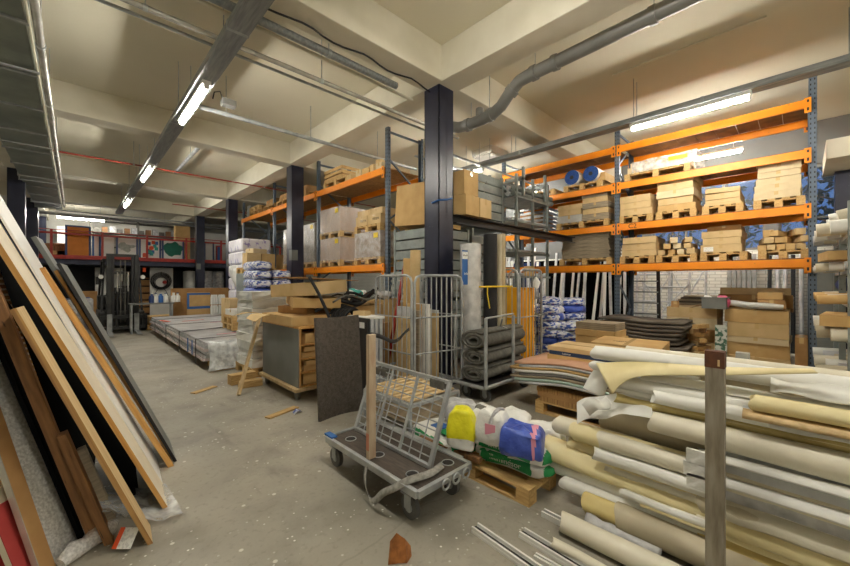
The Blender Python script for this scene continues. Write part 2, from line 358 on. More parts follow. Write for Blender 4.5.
# further tubes fixed under beams
for (x, y, z, ll, rz) in [(9.65, 1.56, 4.2, 'lit tube light behind the orange rack, seen over the wrapped pallet', 0), (9.9, 6.2, 4.2, 'lit tube light behind the far half of the orange rack', 0), (.2, 21.2, 4.2, 'lit tube light over the mezzanine', PI/2)]:
    g = thing('tube_light', ll, 'light', (x, y, z), rz)
    MB().box(-.05,.05,-.75,.75,-.05,0).build('light_housing', m_whiteb, g)
    MB().tube([(0,-.72,-.075),(0,.72,-.075)], .032, 12).build('tube', m_tube_dim, g)
    for s in (-.6,.6): hanger(0, s, 0, ZC-z, m_galv, g)
# air duct on the left
t = thing('air_duct', 'square sheet metal air duct along the left of the ceiling', 'duct', (-.62, -2, 3.98)); L = 19.4
f = MB(); f.box(-.32,.28,0,L,0,.34); f.build('duct_body', m_duct, t, bevel=.01)
for k in range(16):
    y = .9+k*1.25; f = MB(); f.box(-.345,.305,y-.02,y+.02,-.025,.365); f.build('duct_flange', m_galv, t)
for k in range(6): y = 1.5+k*3.4; f = MB(); f.box(-.36,-.34,y-.1,y+.1,0,.8); f.box(-.36,.32,y-.08,y-.04,-.045,-.026); f.build('duct_bracket', m_galv, t)
def pipe(name, lab, cat, pts, r, m, clips=(), cm=None, n=12, group=None):
    t = thing(name, lab, cat, pts[0]); b = MB(); b.tube(pts, r, n); b.build('pipe_run', m, t, world=True)
    for p in clips:
        q = MB(); q.tube([(p[0],p[1],p[2]+r),(p[0],p[1],ZC)], .006, 6); q.build('hanger_rod', m_galv, t, world=True)
        d = Vector(p[3]).normalized()*.02; v = Vector(p[:3]); q = MB(); q.tube([v-d, v+d], r*1.18, 12); q.build('pipe_clip', cm or m_galv, t, world=True)
    return t
pipe('chrome_pipe', 'bright metal pipe running beside the air duct', 'pipe', [(-.26,-2,4.0),(-.26,17.2,4.0)], .035, m_chrome, [(-.26,y,4.0,(0,1,0)) for y in (2.2,5.6,7.4,10.2,12.6,15.5)])
pipe('conduit', 'thin conduit between the air duct and the bright pipe', 'conduit', [(-.315,-2,3.97),(-.315,17,3.97)], .012, m_beam)
pipe('chrome_pipe', 'bright ceiling pipe crossing to the nearest pillar', 'pipe', [(-1,4.5,4.2),(5.2,4.5,4.2)], .028, m_chrome, [(x,4.5,4.2,(1,0,0)) for x in (.5,2.4,4.4)])
pipe('chrome_pipe', 'second bright ceiling pipe, just behind the first', 'pipe', [(-1,4.72,4.22),(5.2,4.72,4.22)], .018, m_galv)
pipe('conduit', 'thick grey conduit under the nearest cross beam', 'conduit', [(.2,3.95,4.24),(3.25,3.95,4.24)], .045, m_tray, [(x,3.95,4.24,(1,0,0)) for x in (.9,2.2)])
pipe('conduit', 'pale conduit beside the thick grey one', 'conduit', [(.2,4.12,4.26),(3.7,4.12,4.26)], .022, m_beam)
pipe('black_cable', 'sagging black cable looped below the nearest cross beam', 'cable', [(1.1+.13*k, 3.72+.02*math.sin(k), 4.27-.03*abs(math.sin(k*.55))) for k in range(21)], .011, m_black)
pipe('galvanised_channel', 'galvanised pipe hung on rods across the aisle to the left rack', 'pipe', [(1.3,6.42,4.18),(5.9,6.42,4.18)], .034, m_galv, [(x,6.42,4.18,(1,0,0)) for x in (1.75,3.2,4.75)])
pipe('red_pipe', 'thin dull red sprinkler pipe crossing the far aisle', 'pipe', [(-1,10.95,4.25),(8,10.95,4.25)], .018, m_redpipe, [(x,10.95,4.25,(1,0,0)) for x in (1,4,7)])
pipe('red_pipe', 'thin dull red sprinkler pipe beyond the third pillar', 'pipe', [(2.5,15.6,4.25),(9,15.6,4.25)], .018, m_redpipe)
pipe('galvanised_channel', 'grey steel channel fixed to the ceiling before the third cross beam', 'channel', [(2.0,8.9,4.5),(2.0,12.0,4.5)], .04, m_galv, [(2.0,10.2,4.5,(0,1,0))])
t = thing('ceiling_sensor', 'small grey junction box hung on the galvanised pipe near the first light', 'junction box', (1.75,6.3,4.26)); MB().box(-.1,.1,-.07,.07,0,.1).build('box_body', m_drain, t, bevel=.01)
MB().tube([(-.08,0,.1),(-.12,0,.2),(-.2,0,.16),(-.22,.0,.05)], .01, 6).build('wire', m_black, t)
# drain pipe with bends
t = thing('drain_pipe', 'thick grey plastic drain pipe with bends under the ceiling', 'pipe', (4.45,0,4.15))
dp = [(4.45,-3,4.42),(4.45,0,4.38),(4.45,2.55,4.3)]
MB().tube(dp, .085, 20).build('pipe_run', m_drain, t, world=True)
bend = [(4.45,2.55,4.3),(4.45,2.72,4.28),(4.47,2.9,4.18),(4.49,3.05,4.06),(4.5,3.2,4.0),(4.5,3.4,3.98),(4.5,3.72,3.98),(4.46,3.85,3.98),(4.3,3.95,3.98)]
MB().tube(bend, .085, 20).build('pipe_bend', m_drain, t, world=True)
for p, d in (((4.45,2.5,4.3),(0,1,-.05)), ((4.47,2.86,4.2),(0,1,-.7)), ((4.5,3.25,4.0),(0,1,0)), ((4.45,1.1,4.34),(0,1,0)),((4.5,3.68,3.98),(0,1,0)),((4.45,2.2,4.31),(0,1,0))):
    d = Vector(d).normalized()*.035; p = Vector(p); MB().tube([p-d,p+d], .1, 20).build('pipe_collar', m_drain, t, world=True)
MB().tube([(4.5,3.45,4.0),(4.5,3.45,4.16)], .06, 16).build('branch_stub', m_drain, t, world=True)
for y, z in ((1.1,4.42),(2.5,4.4),(3.25,4.1),(3.6,4.08)): MB().tube([(4.48,y,z),(4.48,y,ZC)], .006, 6).build('hanger_rod', m_galv, t, world=True)
t = thing('ceiling_strip', 'thin bare metal strip screwed to the ceiling above the orange rack', 'strip', (6.2,1.2,4.79)); MB().box(-.02,.02,-.9,.9,-.01,.01).build('strip_metal', m_beam, t)
# pipes and grilles beyond the nearest pillar
for k, (z, y) in enumerate(((4.1,5.0),(4.0,5.3),(4.16,5.7))):
    pipe('conduit', ['grey conduit beyond the nearest pillar, lowest', 'grey conduit beyond the nearest pillar, second', 'grey conduit beyond the nearest pillar, rearmost'][k], 'conduit', [(5.2,y,z),(9.5,y,z)], .025, m_galv, [(6.9,y,z,(1,0,0))])
t = thing('ceiling_grille', 'white air grille on the ceiling beyond the nearest pillar', 'grille', (7.6,5.5,4.55)); b = MB(); b.box(-.35,.35,-.3,.3,.1,.25); 
for k in range(9): b.box(-.32,.32,-.27+.065*k,-.24+.065*k,.05,.1)
b.build('grille_body', m_whiteb, t)
# ================================================================== generic goods
def pallet(loc, rz, L, W, label, dark=False, group=None, rich=True, hs=1):
    """L along local x, W along local y; base at loc, height .144"""
    t = thing('wooden_pallet', label, 'pallet', loc, rz, group); t.scale = (1,1,hs); m = m_paldark if dark else m_pal; l, w = L/2, W/2
    n = max(4, int(round(W/.16)))
    d = MB()
    for k in range(n):
        c = -w+.05+(2*w-.1)*k/(n-1); d.box(-l, l, c-.048, c+.048, .122, .144)
    for x in (-l+.05, 0, l-.05): d.box(x-.05, x+.05, -w, w, .1, .122)
    d.build('deck', m, t, bevel=.003 if rich else 0)
    for i, x in enumerate((-l+.05, 0, l-.05)):
        for y in (-w+.05, 0, w-.05):
            MB().box(x-.05, x+.05, y-.05, y+.05, .02, .1).build('block', m, t)
    for y in (-w+.05, 0, w-.05): MB().box(-l, l, y-.05, y+.05, 0, .02).build('bottom_board', m, t)
    return t
def carton(loc, rz, L, W, H, label, m=None, cat='cardboard box', group=None, sticker=None, tape=True, txt=None, rot=None, name='cardboard_box', seam='x'):
    """closed carton, L local x, W local y, resting on loc"""
    t = thing(name, label, cat, loc, rz, group, rot); l, w = L/2, W/2; g = .0025
    b = MB(); b.box(-l, l, -w, w, 0, H-.004)
    if seam == 'x': b.box(-l, l, -w, -g, H-.004, H); b.box(-l, l, g, w, H-.004, H)
    else: b.box(-l, -g, -w, w, H-.004, H); b.box(g, l, -w, w, H-.004, H)
    b.build('carton_body', m or m_card, t, bevel=.007)
    if tape:
        q = MB(); e = .0012
        if seam == 'x':
            q.box(-l-e, l+e, -.025, .025, H, H+e)
            for s in (-1, 1): q.box(min(s*l, s*(l+e)), max(s*l, s*(l+e)), -.025, .025, H-min(.09, H*.5), H+e)
        else:
            q.box(-.025, .025, -w-e, w+e, H, H+e)
            for s in (-1, 1): q.box(-.025, .025, min(s*w, s*(w+e)), max(s*w, s*(w+e)), H-min(.09, H*.5), H+e)
        q.build('tape', m_tape, t)
    if sticker == 'x':   # on the -x end
        MB().box(-l-.002, -l, -w*.7, -w*.7+min(.16, W*.4), H*.25, H*.75).build('paper_sticker', m_sticker, t)
    elif sticker == 'y':
        MB().box(-l*.8, -l*.8+min(.18, L*.3), -w-.002, -w, H*.25, H*.75).build('paper_sticker', m_sticker, t)
    if txt: words('printed_text', txt[0], txt[1], m_ink, (-l-.0012, txt[2] if len(txt) > 2 else 0, H*.5), FACE_NX, t)
    return t
ORD = ['bottom', 'second-lowest', 'third-lowest', 'fourth-lowest', 'fifth-lowest', 'sixth-lowest', 'seventh-lowest']
def stack(x, y, z, L, W, hs, where, what='flat carton', m=None, rz=0, jit=.012, cat='cardboard box', names=None, **kw):
    """cartons piled upward; hs heights bottom to top"""
    for i, h in enumerate(hs):
        pos = 'topmost' if i == len(hs)-1 and i > 0 else ORD[i]
        if len(hs) == 1: pos = 'single'
        mm = m[i % len(m)] if isinstance(m, (list, tuple)) else m
        carton((x+R.uniform(-jit,jit), y+R.uniform(-jit,jit), z), rz+R.uniform(-.03,.03), L-(R.uniform(0,.05) if i else 0), W-(R.uniform(0,.05) if i else 0), h-.004, '%s %s, stack %s' % (pos, what, where), mm, cat, **kw)
        z += h
    return z
def wrapped(loc, rz, L, W, H, label, m=None, sticker=True):
    """a shrink wrapped block of goods"""
    t = thing('wrapped_load', label, 'wrapped goods', loc, rz); b = MB(); l, w = L/2, W/2; nx, nz = 8, 7
    # wavy skinned box
    def P(u, v, side):
        k = noise.noise(Vector((u*5+side*7, v*5, loc[1])))*.012
        return k
    for side, (ox, oy, dx, dy, nxv, nyv) in enumerate(((-l,-w,2*l,0,0,-1),(l,-w,0,2*w,1,0),(l,w,-2*l,0,0,1),(-l,w,0,-2*w,-1,0))):
        vs = []; fs = []
        for j in range(nz+1):
            for i in range(nx+1):
                u, v = i/nx, j/nz; k = P(u, v, side)*math.sin(PI*u)*(1 if 0 < j < nz else 0)
                vs.append((ox+dx*u+nxv*k, oy+dy*u+nyv*k, H*v))
        for j in range(nz):
            for i in range(nx): a = j*(nx+1)+i; fs.append((a, a+1, a+nx+2, a+nx+1))
        b.add(vs, fs, 0, True)
    b.add([(-l,-w,H),(l,-w,H),(l,w,H),(-l,w,H)], [(0,1,2,3)]); b.add([(-l,-w,0),(l,-w,0),(l,w,0),(-l,w,0)], [(3,2,1,0)])
    b.build('wrapped_boxes', m or m_wrap, t)
    e = .014; f = MB(); f.add([(-l-e,-w-e,-.06),(l+e,-w-e,-.06),(l+e,w+e,-.06),(-l-e,w+e,-.06),(-l-e,-w-e,H+.004),(l+e,-w-e,H+.004),(l+e,w+e,H+.004),(-l-e,w+e,H+.004)], [(0,1,5,4),(1,2,6,5),(2,3,7,6),(3,0,4,7),(4,5,6,7)])
    f.build('plastic_film', m_shrink, t)
    if sticker:
        MB().box(-l-e-.003, -l-e, -w*.85, -w*.85+.14, H-.14, H-.04).build('yellow_sticker', m_yellow, t)
    return t
def bag(loc, rz, L, W, H, label, m, cat='bag', bands=(), fold=False, seed=0, name='cement_bag', tilt=None, print_txt=None, pw=2.6, rot=None, pinch=0):
    """pillow shaped filled bag"""
    t = thing(name, label, cat, loc, rz, rot=rot); b = MB(); nu, nv = 40, 26; vs = []; fs = []
    for i in range(nv+1):
        ph = -PI/2+PI*i/nv
        for j in range(nu):
            th = 2*PI*j/nu; ex = 2/pw
            f = lambda c, e: math.copysign(abs(c)**e, c)
            x = f(math.cos(ph), ex*.8)*f(math.cos(th), ex*.7)*L/2; y = f(math.cos(ph), ex*.8)*f(math.sin(th), ex*.7)*W/2; z = f(math.sin(ph), ex*1.1)*H/2
            d = noise.noise(Vector((x*7+seed, y*7, z*9+seed)))*.026*min(1, H/.12)+noise.noise(Vector((x*19, y*19+seed, z*21)))*.009-abs(noise.noise(Vector((x*11+seed, y*11, z*11))))*.03
            z2 = max(0, z+H/2+d); q_ = 1-pinch*max(0, z2/H-.45)**1.2; x *= q_; y *= q_; vs.append((x+d*.6, y+d*.6, z2))
    for i in range(nv):
        for j in range(nu): fs.append((i*nu+j, i*nu+(j+1) % nu, (i+1)*nu+(j+1) % nu, (i+1)*nu+j))
    b.add(vs, fs, 0, True)
    mats = [m]
    # printed bands painted on by face position
    for bi, (axis, lo, hi, mm) in enumerate(bands):
        mats.append(mm)
        for fi, fc in enumerate(b.f):
            c = sum((Vector(b.v[k]) for k in fc), Vector())/4; val = (c.x/L+.5, c.y/W+.5, c.z/H)[axis]
            if lo <= val <= hi: b.m[fi] = bi+1
    b.build('bag_body', mats, t)
    return t
def mesh_tube_frame(parent, name, segs, r, m, n=6):
    b = MB()
    for p, q in segs: b.tube([p, q], r, n)
    return b.build(name, m, parent)
# ================================================================== pallet racking
def rack(label, X, D, ys, top, levels, deckm, tag_txt=None, name='pallet_rack', holes=()):
    """front face at X, depth D toward +X, uprights at ys, beams with tops at levels"""
    t = thing(name, label, 'pallet rack', (X, ys[0], 0))
    for y in ys:
        for side, xx in (('f', 0), ('r', D)):
            f = MB(); s = 1 if side == 'f' else -1; x0 = xx
            a, c = .045, .065
            f.box(min(x0, x0+s*.004), max(x0, x0+s*.004), y-ys[0]-a, y-ys[0]+a, 0, top)
            f.box(min(x0, x0+s*c), max(x0, x0+s*c), y-ys[0]-a, y-ys[0]-a+.004, 0, top)
            f.box(min(x0, x0+s*c), max(x0, x0+s*c), y-ys[0]+a-.004, y-ys[0]+a, 0, top)
            if y in holes:
                z = .15
                while z < top-.05:
                    for q in (-.022, .022):
                        f.box(x0-s*.0012 if s > 0 else x0, x0 if s > 0 else x0-s*.0012, y-ys[0]+q-.007, y-ys[0]+q+.007, z, z+.03, 1)
                    if side == 'f' or 1:
                        f.box(x0+s*.02 if s > 0 else x0-.045, x0+s*.045 if s > 0 else x0-.02, y-ys[0]-a-.001, y-ys[0]-a, z, z+.02, 1)
                    z += .075
            f.build('upright', [m_rackblue, m_ink], t)
            g = MB(); g.box(xx-.06, xx+.06, y-ys[0]-.07, y-ys[0]+.07, 0, .01); g.build('foot_plate', m_rackblue, t)
        z = .3; k = 0
        while z+.6 < top:
            p = (.05, y-ys[0], z) if k % 2 == 0 else (D-.05, y-ys[0], z); q = (D-.05, y-ys[0], z+.6) if k % 2 == 0 else (.05, y-ys[0], z+.6)
            MB().bar(p, q, .03, .03).build('brace', m_rackblue, t); z += .6; k += 1
        MB().bar((.03,y-ys[0],top-.08),(D-.03,y-ys[0],top-.08),.03,.04).build('brace', m_rackblue, t)
    for i in range(len(ys)-1):
        a, b = ys[i]-ys[0]+.045, ys[i+1]-ys[0]-.045
        for z in levels:
            for xx in (-.052, D+.002):
                f = MB(); f.box(xx, xx+.05, a, b, z-.13, z); o = f.build('beam', m_orange, t, bevel=.004)
                for yy, s in ((a, -1), (b, 1)):
                    c = MB(); y2 = yy+s*.03
                    xo = xx if xx < 0 else xx+.046
                    c.box(xo-.003 if xx < 0 else xo+.001, xo+.001 if xx < 0 else xo+.006, min(yy-s*.045,y2), max(yy-s*.045,y2), z-.21, z+.02)
                    c.box(xo-.0045, xo-.003, yy-.012-s*.005, yy+.012-s*.005, z-.18, z-.13, 1); c.box(xo-.0045, xo-.003, yy-.012-s*.005, yy+.012-s*.005, z-.05, z-.01, 1)
                    c.build('beam_connector', [m_orange, m_black], o)
            d = MB(); n = 9
            for k in range(n):
                y0 = a+(b-a)*k/n; d.box(.0, D-.0, y0+.004, a+(b-a)*(k+1)/n-.004, z+.001, z+.02)
            d.build('shelf_deck', deckm, t)
    return t
# ================================================================== right orange rack
RX, RD = 8.13, .95; RY = (-.12, 2.67, 5.46); RL = (1.84, 2.67, 3.52, 4.29); DK = .0215
rr = rack('tall orange and blue pallet rack along the right side, marked C2', RX, RD, RY, 4.66, RL, mat('dark_shelf_board', (140,100,58), (112,80,48), .85, scale=6), holes=RY)
words('bay_mark', 'C2', .13, m_ink, (-.0545, 2.36+.12, 2.605), FACE_NX, rr)
XC = RX+.42
def rpal(xl, xr, lev, lab, dark=False):
    ya, yb = yx(xl, RX+.05), yx(xr, RX+.05); z = RL[lev]+DK
    pallet((XC, (ya+yb)/2, z), 0, .8, abs(ya-yb)-.01, lab, dark); return (ya+yb)/2, abs(ya-yb), z+.1455
LV = ['lowest orange shelf', 'second orange shelf', 'third orange shelf', 'top orange shelf']
# near bay, second shelf : four small pallets of long cartons
cy, w, z = rpal(619, 653, 1, 'small pallet on the second orange shelf, next to the C2 upright')
stack(XC, cy, z, .78, w-.04, [.13,.135,.135], 'beside the C2 upright on the second orange shelf', 'pale long carton', m_card2, jit=.006)
cy, w, z = rpal(656, 697, 1, 'small pallet on the second orange shelf, second from the C2 upright')
stack(XC, cy, z, .78, w-.05, [.12,.13,.14,.14,.13], 'second from the C2 upright on the second orange shelf', 'pale long carton', [m_card,m_card2,m_cardwhite,m_card2,m_card2], jit=.014)
cy, w, z = rpal(702, 744, 1, 'small pallet on the second orange shelf, third from the C2 upright')
z2 = stack(XC, cy, z, .76, w-.06, [.05,.06,.11], 'of crushed cartons third from the C2 upright', 'slightly crushed carton', m_card2, jit=.02)
carton((XC-.02, cy+.02, z2), .05, .74, w-.1, .08, 'tilted carton on top of the crushed stack third from the C2 upright', m_card2, rot=(.035,0,.05))
cy, w, z = rpal(753, 806, 1, 'small pallet on the second orange shelf at the near end upright')
stack(XC, cy, z, .78, w-.07, [.12,.12,.11,.1,.13,.1], 'nearest the end upright on the second orange shelf', 'pale long carton', m_cardwhite, jit=.018)
# near bay, third shelf : film wrapped bundle
ya, yb = yx(624, RX), yx(690, RX); z = RL[2]+DK
pallet((XC, (ya+yb)/2, z), 0, .8, ya-yb, 'long pallet under the film wrapped boards on the third orange shelf')
z += .1455
carton((XC,(ya+yb)/2,z), 0, .74, ya-yb-.1, .12, 'flat carton of boards under clear film on the third orange shelf, lower', m_cardwhite, 'board pack')
carton((XC,(ya+yb)/2-.02,z+.122), 0, .72, ya-yb-.16, .09, 'flat carton of boards under clear film on the third orange shelf, upper', m_cardwhite, 'board pack')
t = thing('plastic_wrap', 'crumpled clear plastic wrap over boards on the third orange shelf', 'plastic wrap', (XC,(ya+yb)/2-.1,z))
b = MB(); n = 16; hh = (ya-yb)/2-.02
for k in range(1):
    vs = []; fs = []
    prof = [(-.4,-.01),(-.41,.1),(-.39,.225),(-.2,.245),(0,.235),(.2,.245),(.39,.225),(.41,.1),(.4,-.01)]
    for i in range(n+1):
        y = -hh+2*hh*i/n
        for j, (px, pz) in enumerate(prof): d = noise.noise(Vector((y*5, j*1.3, 2)))*.03; vs.append((px+d*.5, y-.02, max(.0, pz+d)))
    for i in range(n):
        for j in range(len(prof)-1): a = i*len(prof)+j; fs.append((a, a+1, a+len(prof)+1, a+len(prof)))
    b.add(vs, fs, 0, True)
b.build('film_sheet', film_mat('thick_plastic_film', .5, bscale=9), t)
MB().box(-.425,-.42,-.42,-.12,.1,.17).build('yellow_sticker', m_yellow, t)
# near bay, lowest shelf
cy, w, z = rpal(620, 655, 0, 'small pallet on the lowest orange shelf below the C2 mark')
stack(XC, cy-.03, z, .78, w-.02, [.12,.13,.13], 'on the lowest orange shelf below the C2 mark', 'pale long carton', m_card2, jit=.005)
ya, yb = yx(655, RX), yx(697, RX); z = RL[0]+DK
pallet((XC, (ya+yb)/2, z), 0, .8, ya-yb-.02, 'pallet under the jumbled cartons on the lowest orange shelf'); z += .1455
def jumble(y0, y1, z, lab, n, zs, m, seed, sl=(.1,.16)):
    rg = random.Random(seed)
    # rows of square-ended cartons lying with their ends outwards
    rows = zs; k = 0
    for ri, cnt in enumerate(rows):
        for i in range(cnt):
            y = y0+(y1-y0)*(i+.5+.2*ri)/(cnt+.4*ri); s = min(rg.uniform(*sl), abs(y1-y0)/(cnt+.4*ri)*.93)
            side = 'one in row %s at place %s' % (ORD[ri], ORD[i])
            L = rg.uniform(.6,.75)
            carton((XC-.03-rg.uniform(0,.06), y, z), rg.uniform(-.3,.3)*(ri > 0), L, s, s*.85, '%s slim carton, %s row, %s' % (['farthest','second farthest','third','fourth','nearest'][i], ['bottom','middle','upper'][ri], lab), m[(i+ri) % len(m)], tape=False, name='slim_carton')
        z += max(sl)*.86
    return z
in_j = 'in the jumble right of the C2 upright'
jumble(ya-.02, yb+.02, z, in_j, 0, [4,3,2], [m_card2, m_card, m_cardwhite], 3, (.1,.125))
ya, yb = yx(699, RX), yx(748, RX); z = RL[0]+DK
pallet((XC, (ya+yb)/2, z), 0, .8, ya-yb-.02, 'pallet under the stickered cartons in the middle of the lowest orange shelf'); z += .1455
zz = stack(XC, (ya+yb)/2+.03, z, .76, ya-yb-.1, [.14,.12,.12], 'in the middle of the lowest orange shelf', 'pale wide carton', m_card2, sticker=None)
MB().box(XC-.385, XC-.383, ya-.2, ya-.06, z+.02, z+.1).build('paper_sticker', m_sticker, [o for o in COL.objects if o.type == 'EMPTY'][-3], world=True)
carton((XC+.05,(ya+yb)/2,zz), 0, .7, ya-yb-.2, .09, 'brown carton set back on top of the stickered stack, lowest shelf', m_card3)
ya, yb = yx(757, RX), yx(811, RX); z = RL[0]+DK
pallet((XC, (ya+yb)/2, z), 0, .8, ya-yb-.02, 'pallet under the heap of slim cartons by the end upright, lowest shelf'); z += .1455
jumble(ya, yb+.05, z, 'in the heap by the end upright', 0, [5,4,3], [m_card, m_card2, m_card], 9, (.1,.13))
# far bay
ya, yb = yx(563, RX), yx(601, RX); z = RL[2]+DK
pallet((XC, (ya+yb)/2, z), 0, .8, ya-yb, 'pallet under the two blue rolls on the third orange shelf'); z += .1455
for k, y in enumerate((ya-.2, ya-.62)):
    t = thing('blue_roll', ['blue ended roll on the third orange shelf, farther of the two', 'blue ended roll on the third orange shelf, nearer of the two'][k], 'roll', (XC, y, z+.17))
    b = MB(); b.tube([(-.4,0,0),(.4,0,0)], .168, 28); b.build('roll_body', m_whiteb, t)
    c = MB()
    for q in range(5): c.tube([(-.41+.002*q,0,0),(-.4,0,0)], .165-.024*q, 24)
    c.build('blue_layers', mat('blue_carpet', (32,66,128), (44,80,146), .9, scale=30), t)
    MB().tube([(-.416,0,0),(-.41,0,0)], .045, 14).build('core_hole', m_black, t)
carton((XC, yb+.1, z), 0, .6, .28, .18, 'single carton behind the nearer blue roll on the third shelf', m_card)
ya, yb = yx(556, RX), yx(608, RX); z = RL[1]+DK
pallet((XC, (ya+yb)/2, z), 0, .8, ya-yb, 'wide pallet on the second orange shelf, far bay'); z += .1455
m_gc = mat('grey_white_carton', (196,196,192), (180,178,172), .8)
stack(XC, ya-(ya-yb)*.26, z, .76, (ya-yb)*.5, [.17,.13,.12], 'on the left of the far bay wide pallet', 'carton', [m_gc, m_card2, m_card2])
stack(XC, yb+(ya-yb)*.25, z, .76, (ya-yb)*.48, [.14,.12,.12,.12,.12], 'on the right of the far bay wide pallet', 'grey brown carton', [m_greywood, m_card2, m_greywood, m_card2, m_greywood])
ya, yb = yx(559, RX), yx(611, RX); z = RL[0]+DK
pallet((XC, (ya+yb)/2, z), 0, .8, ya-yb, 'wide pallet under grey timber boards on the lowest shelf'); z += .1455
for k in range(7):
    t = thing('timber_board', '%s grey weathered board in the pile on the lowest shelf, far bay' % (ORD+['topmost'])[k if k < 6 else 7 if len(ORD) > 7 else -1], 'board', (XC, (ya+yb)/2, z+.083*k))
    if k == 6: t['label'] = 'topmost grey weathered board in the pile on the lowest shelf, far bay'
    b = MB(); h = (ya-yb)/2-.03-R.uniform(0,.03); b.box(-.37,.37,-h,h,0,.038); b.box(-.36,.37,-h+.02,h,.041,.08); b.build('board_body', m_greywood, t, bevel=.002)
# small cage of grey bars on the far end of the second shelf
t = thing('grey_stillage', 'grey barred stillage at the far end of the second orange shelf', 'stillage', (RX+.45, 4.75, RL[1]+DK))
b = MB()
for x in (-.4,.4):
    for y in (-.42,.42): b.box(x-.02,x+.02,y-.02,y+.02,0,.6)
b.build('corner_post', m_stil, t)
for k in range(6): z = .06+.1*k; b = MB(); b.box(-.4,.4,-.43,-.42,z,z+.06); b.box(-.425,-.415,-.42,.42,z,z+.06); b.build('side_slat', m_galv, t)
carton((RX+.45,4.75,RL[1]+DK+.01), 0, .6,.6,.5, 'dark wrapped carton inside the grey barred stillage', m_card3, tape=False)
ya = 4.72
pallet((XC, 4.55, RL[2]+DK), 0, .8, 1.0, 'empty pallet at the far end of the third orange shelf')
# ================================================================== under the rack
# near bay, floor level: carton stacks
stack(8.62, 1.42, .0, .8, .78, [.2,.2,.22,.2,.19], 'on the floor under the rack, behind the grey bin', 'long carton', [m_card,m_card2,m_card3,m_cardwhite,m_card2], rz=0)
stack(8.55, .52, .0, .85, .8, [.24,.22,.1,.24,.22], 'on the floor under the rack by the end upright', 'wide carton', [m_card2,m_card,m_cardwhite,m_card2,m_card], rz=0)
carton((8.95, .6, 1.03), 0, .25, 1.0, .22, 'long brown carton lying behind the plastic wrapped tube', m_card3)
carton((8.95, .6, 1.2525), 0, .2, .95, .12, 'pale long carton on top of the long brown carton', m_card2)
carton((8.4, .36, 1.03), .1, .4, .34, .16, 'brown carton behind the plastic wrapped tube at the end upright', m_card3)
carton((8.4, .36, 1.03+.163), 0, .3, .3, .12, 'small carton with a green strip at the end upright', m_card)
t = thing('wrapped_tube', 'long plastic wrapped bundle lying on the right carton stack', 'wrapped bundle', (8.2, .62, 1.09)); b = MB()
b.tube([(0,.38+.0,0.05),(-.02,.2,.03),(-.03,0,.0),(-.05,-.2,-.0),(-.06,-.42,-.01)], [.03,.05,.055,.055,.04], 12); b.build('bundle', m_wrapwhite, t)
t = thing('grey_bin', 'small dark grey bin on the left carton stack', 'bin', (8.1, 1.05, 1.02)); b = MB()
b.box(-.16,.16,-.16,.16,0,.01); b.box(-.17,-.16,-.17,.17,0,.2); b.box(.16,.17,-.17,.17,0,.2); b.box(-.16,.16,-.17,-.16,0,.2); b.box(-.16,.16,.16,.17,0,.2); b.box(-.185,.185,-.185,-.17,.18,.2); b.box(-.185,-.17,-.17,.185,.18,.2)
b.build('bin_body', m_greyb, t, bevel=.003)
for k, (y, m, l) in enumerate(((.92, mat('pink_plastic', (226,90,130), (236,120,150), .4), 'crumpled pink plastic bag in the grey bin'), (1.14, m_bagwhite, 'crumpled white plastic bag in the grey bin'))):
    bag((8.1, y+.02, 1.05), .4, .16, .15, .2, l, m, seed=k*5+2, pw=2.1, name='plastic_bag')
carton((7.98, 1.62, 1.02), .2, .14, .12, .11, 'tiny open carton on the left carton stack', m_card3)
t = thing('patterned_card', 'narrow upright card with green and white blotches before the carton stacks', 'panel', (8.0, .96, .0)); MB().box(-.015,.015,-.08,.08,0,.74).build('panel_face', mat('blotched_panel', (210,214,206), (70,110,90), .5, scale=14, sharp=(.48,.54)), t)
carton((8.35,.0,.02), 0,.5,.14,.6,'upright brown carton at the foot of the end upright', m_card3)
# grey dark sheets lying under the middle of the rack
m_ds = mat('dark_sheet', (112,102,90), (84,76,66), .8, scale=5, stretch=(1,.4,1))
def wavy_sheet(name, lab, cat, x, y, z, L, W, m, amp, th, seed, rz=0, group=None):
    t = thing(name, lab, cat, (x, y, z), rz, group); A = []; B = []
    for k in range(17):
        yy = -L/2+L*k/16; d = amp*(noise.noise(Vector((yy*1.3, seed, 0)))+.5); A.append((-W/2, yy, d)); B.append((W/2, yy, d+.01*math.sin(k)))
    MB().sheet(A, B, th).build(name+'_body', m, t); return t
for k in range(7):
    wavy_sheet('grey_sheet', ORD[k]+' dark grey brown sheet in the sagging stack under the rack' if k < 6 else 'topmost dark grey brown sheet in the sagging stack under the rack', 'sheet', 7.75+R.uniform(-.02,.02), 2.1+R.uniform(-.08,.08), .32+.07*k, 1.5+R.uniform(-.15,0), .72, m_ds, .05, .045, k*.15)
pallet((7.75,2.1,.0), PI/2, 1.5, .78, 'long dark pallet under the sagging grey sheets', True)
carton((7.75,2.1,.146), 0, .7, 1.4, .15, 'dark wide carton below the sagging grey sheets', m_card3, tape=False)
for k in range(10):
    t = thing('timber_offcut', 'short timber offcut in the scrap heap beside the left carton stack', 'offcut', (7.75+R.uniform(-.16,.16), 1.45+R.uniform(-.0,.14)-.0, .04+.075*k), group='offcuts in the scrap heap'); t.location.x = 7.55+.1*(k % 3); t.location.y = 1.17
    t.location.x -= .0; MB().cbox((0,0,.03), (.3,.09,.06), Matrix.Rotation(R.uniform(-.5,.5),3,'Z')).build('offcut_body', [m_pal,m_paldark,m_brownwood][k % 3], t)
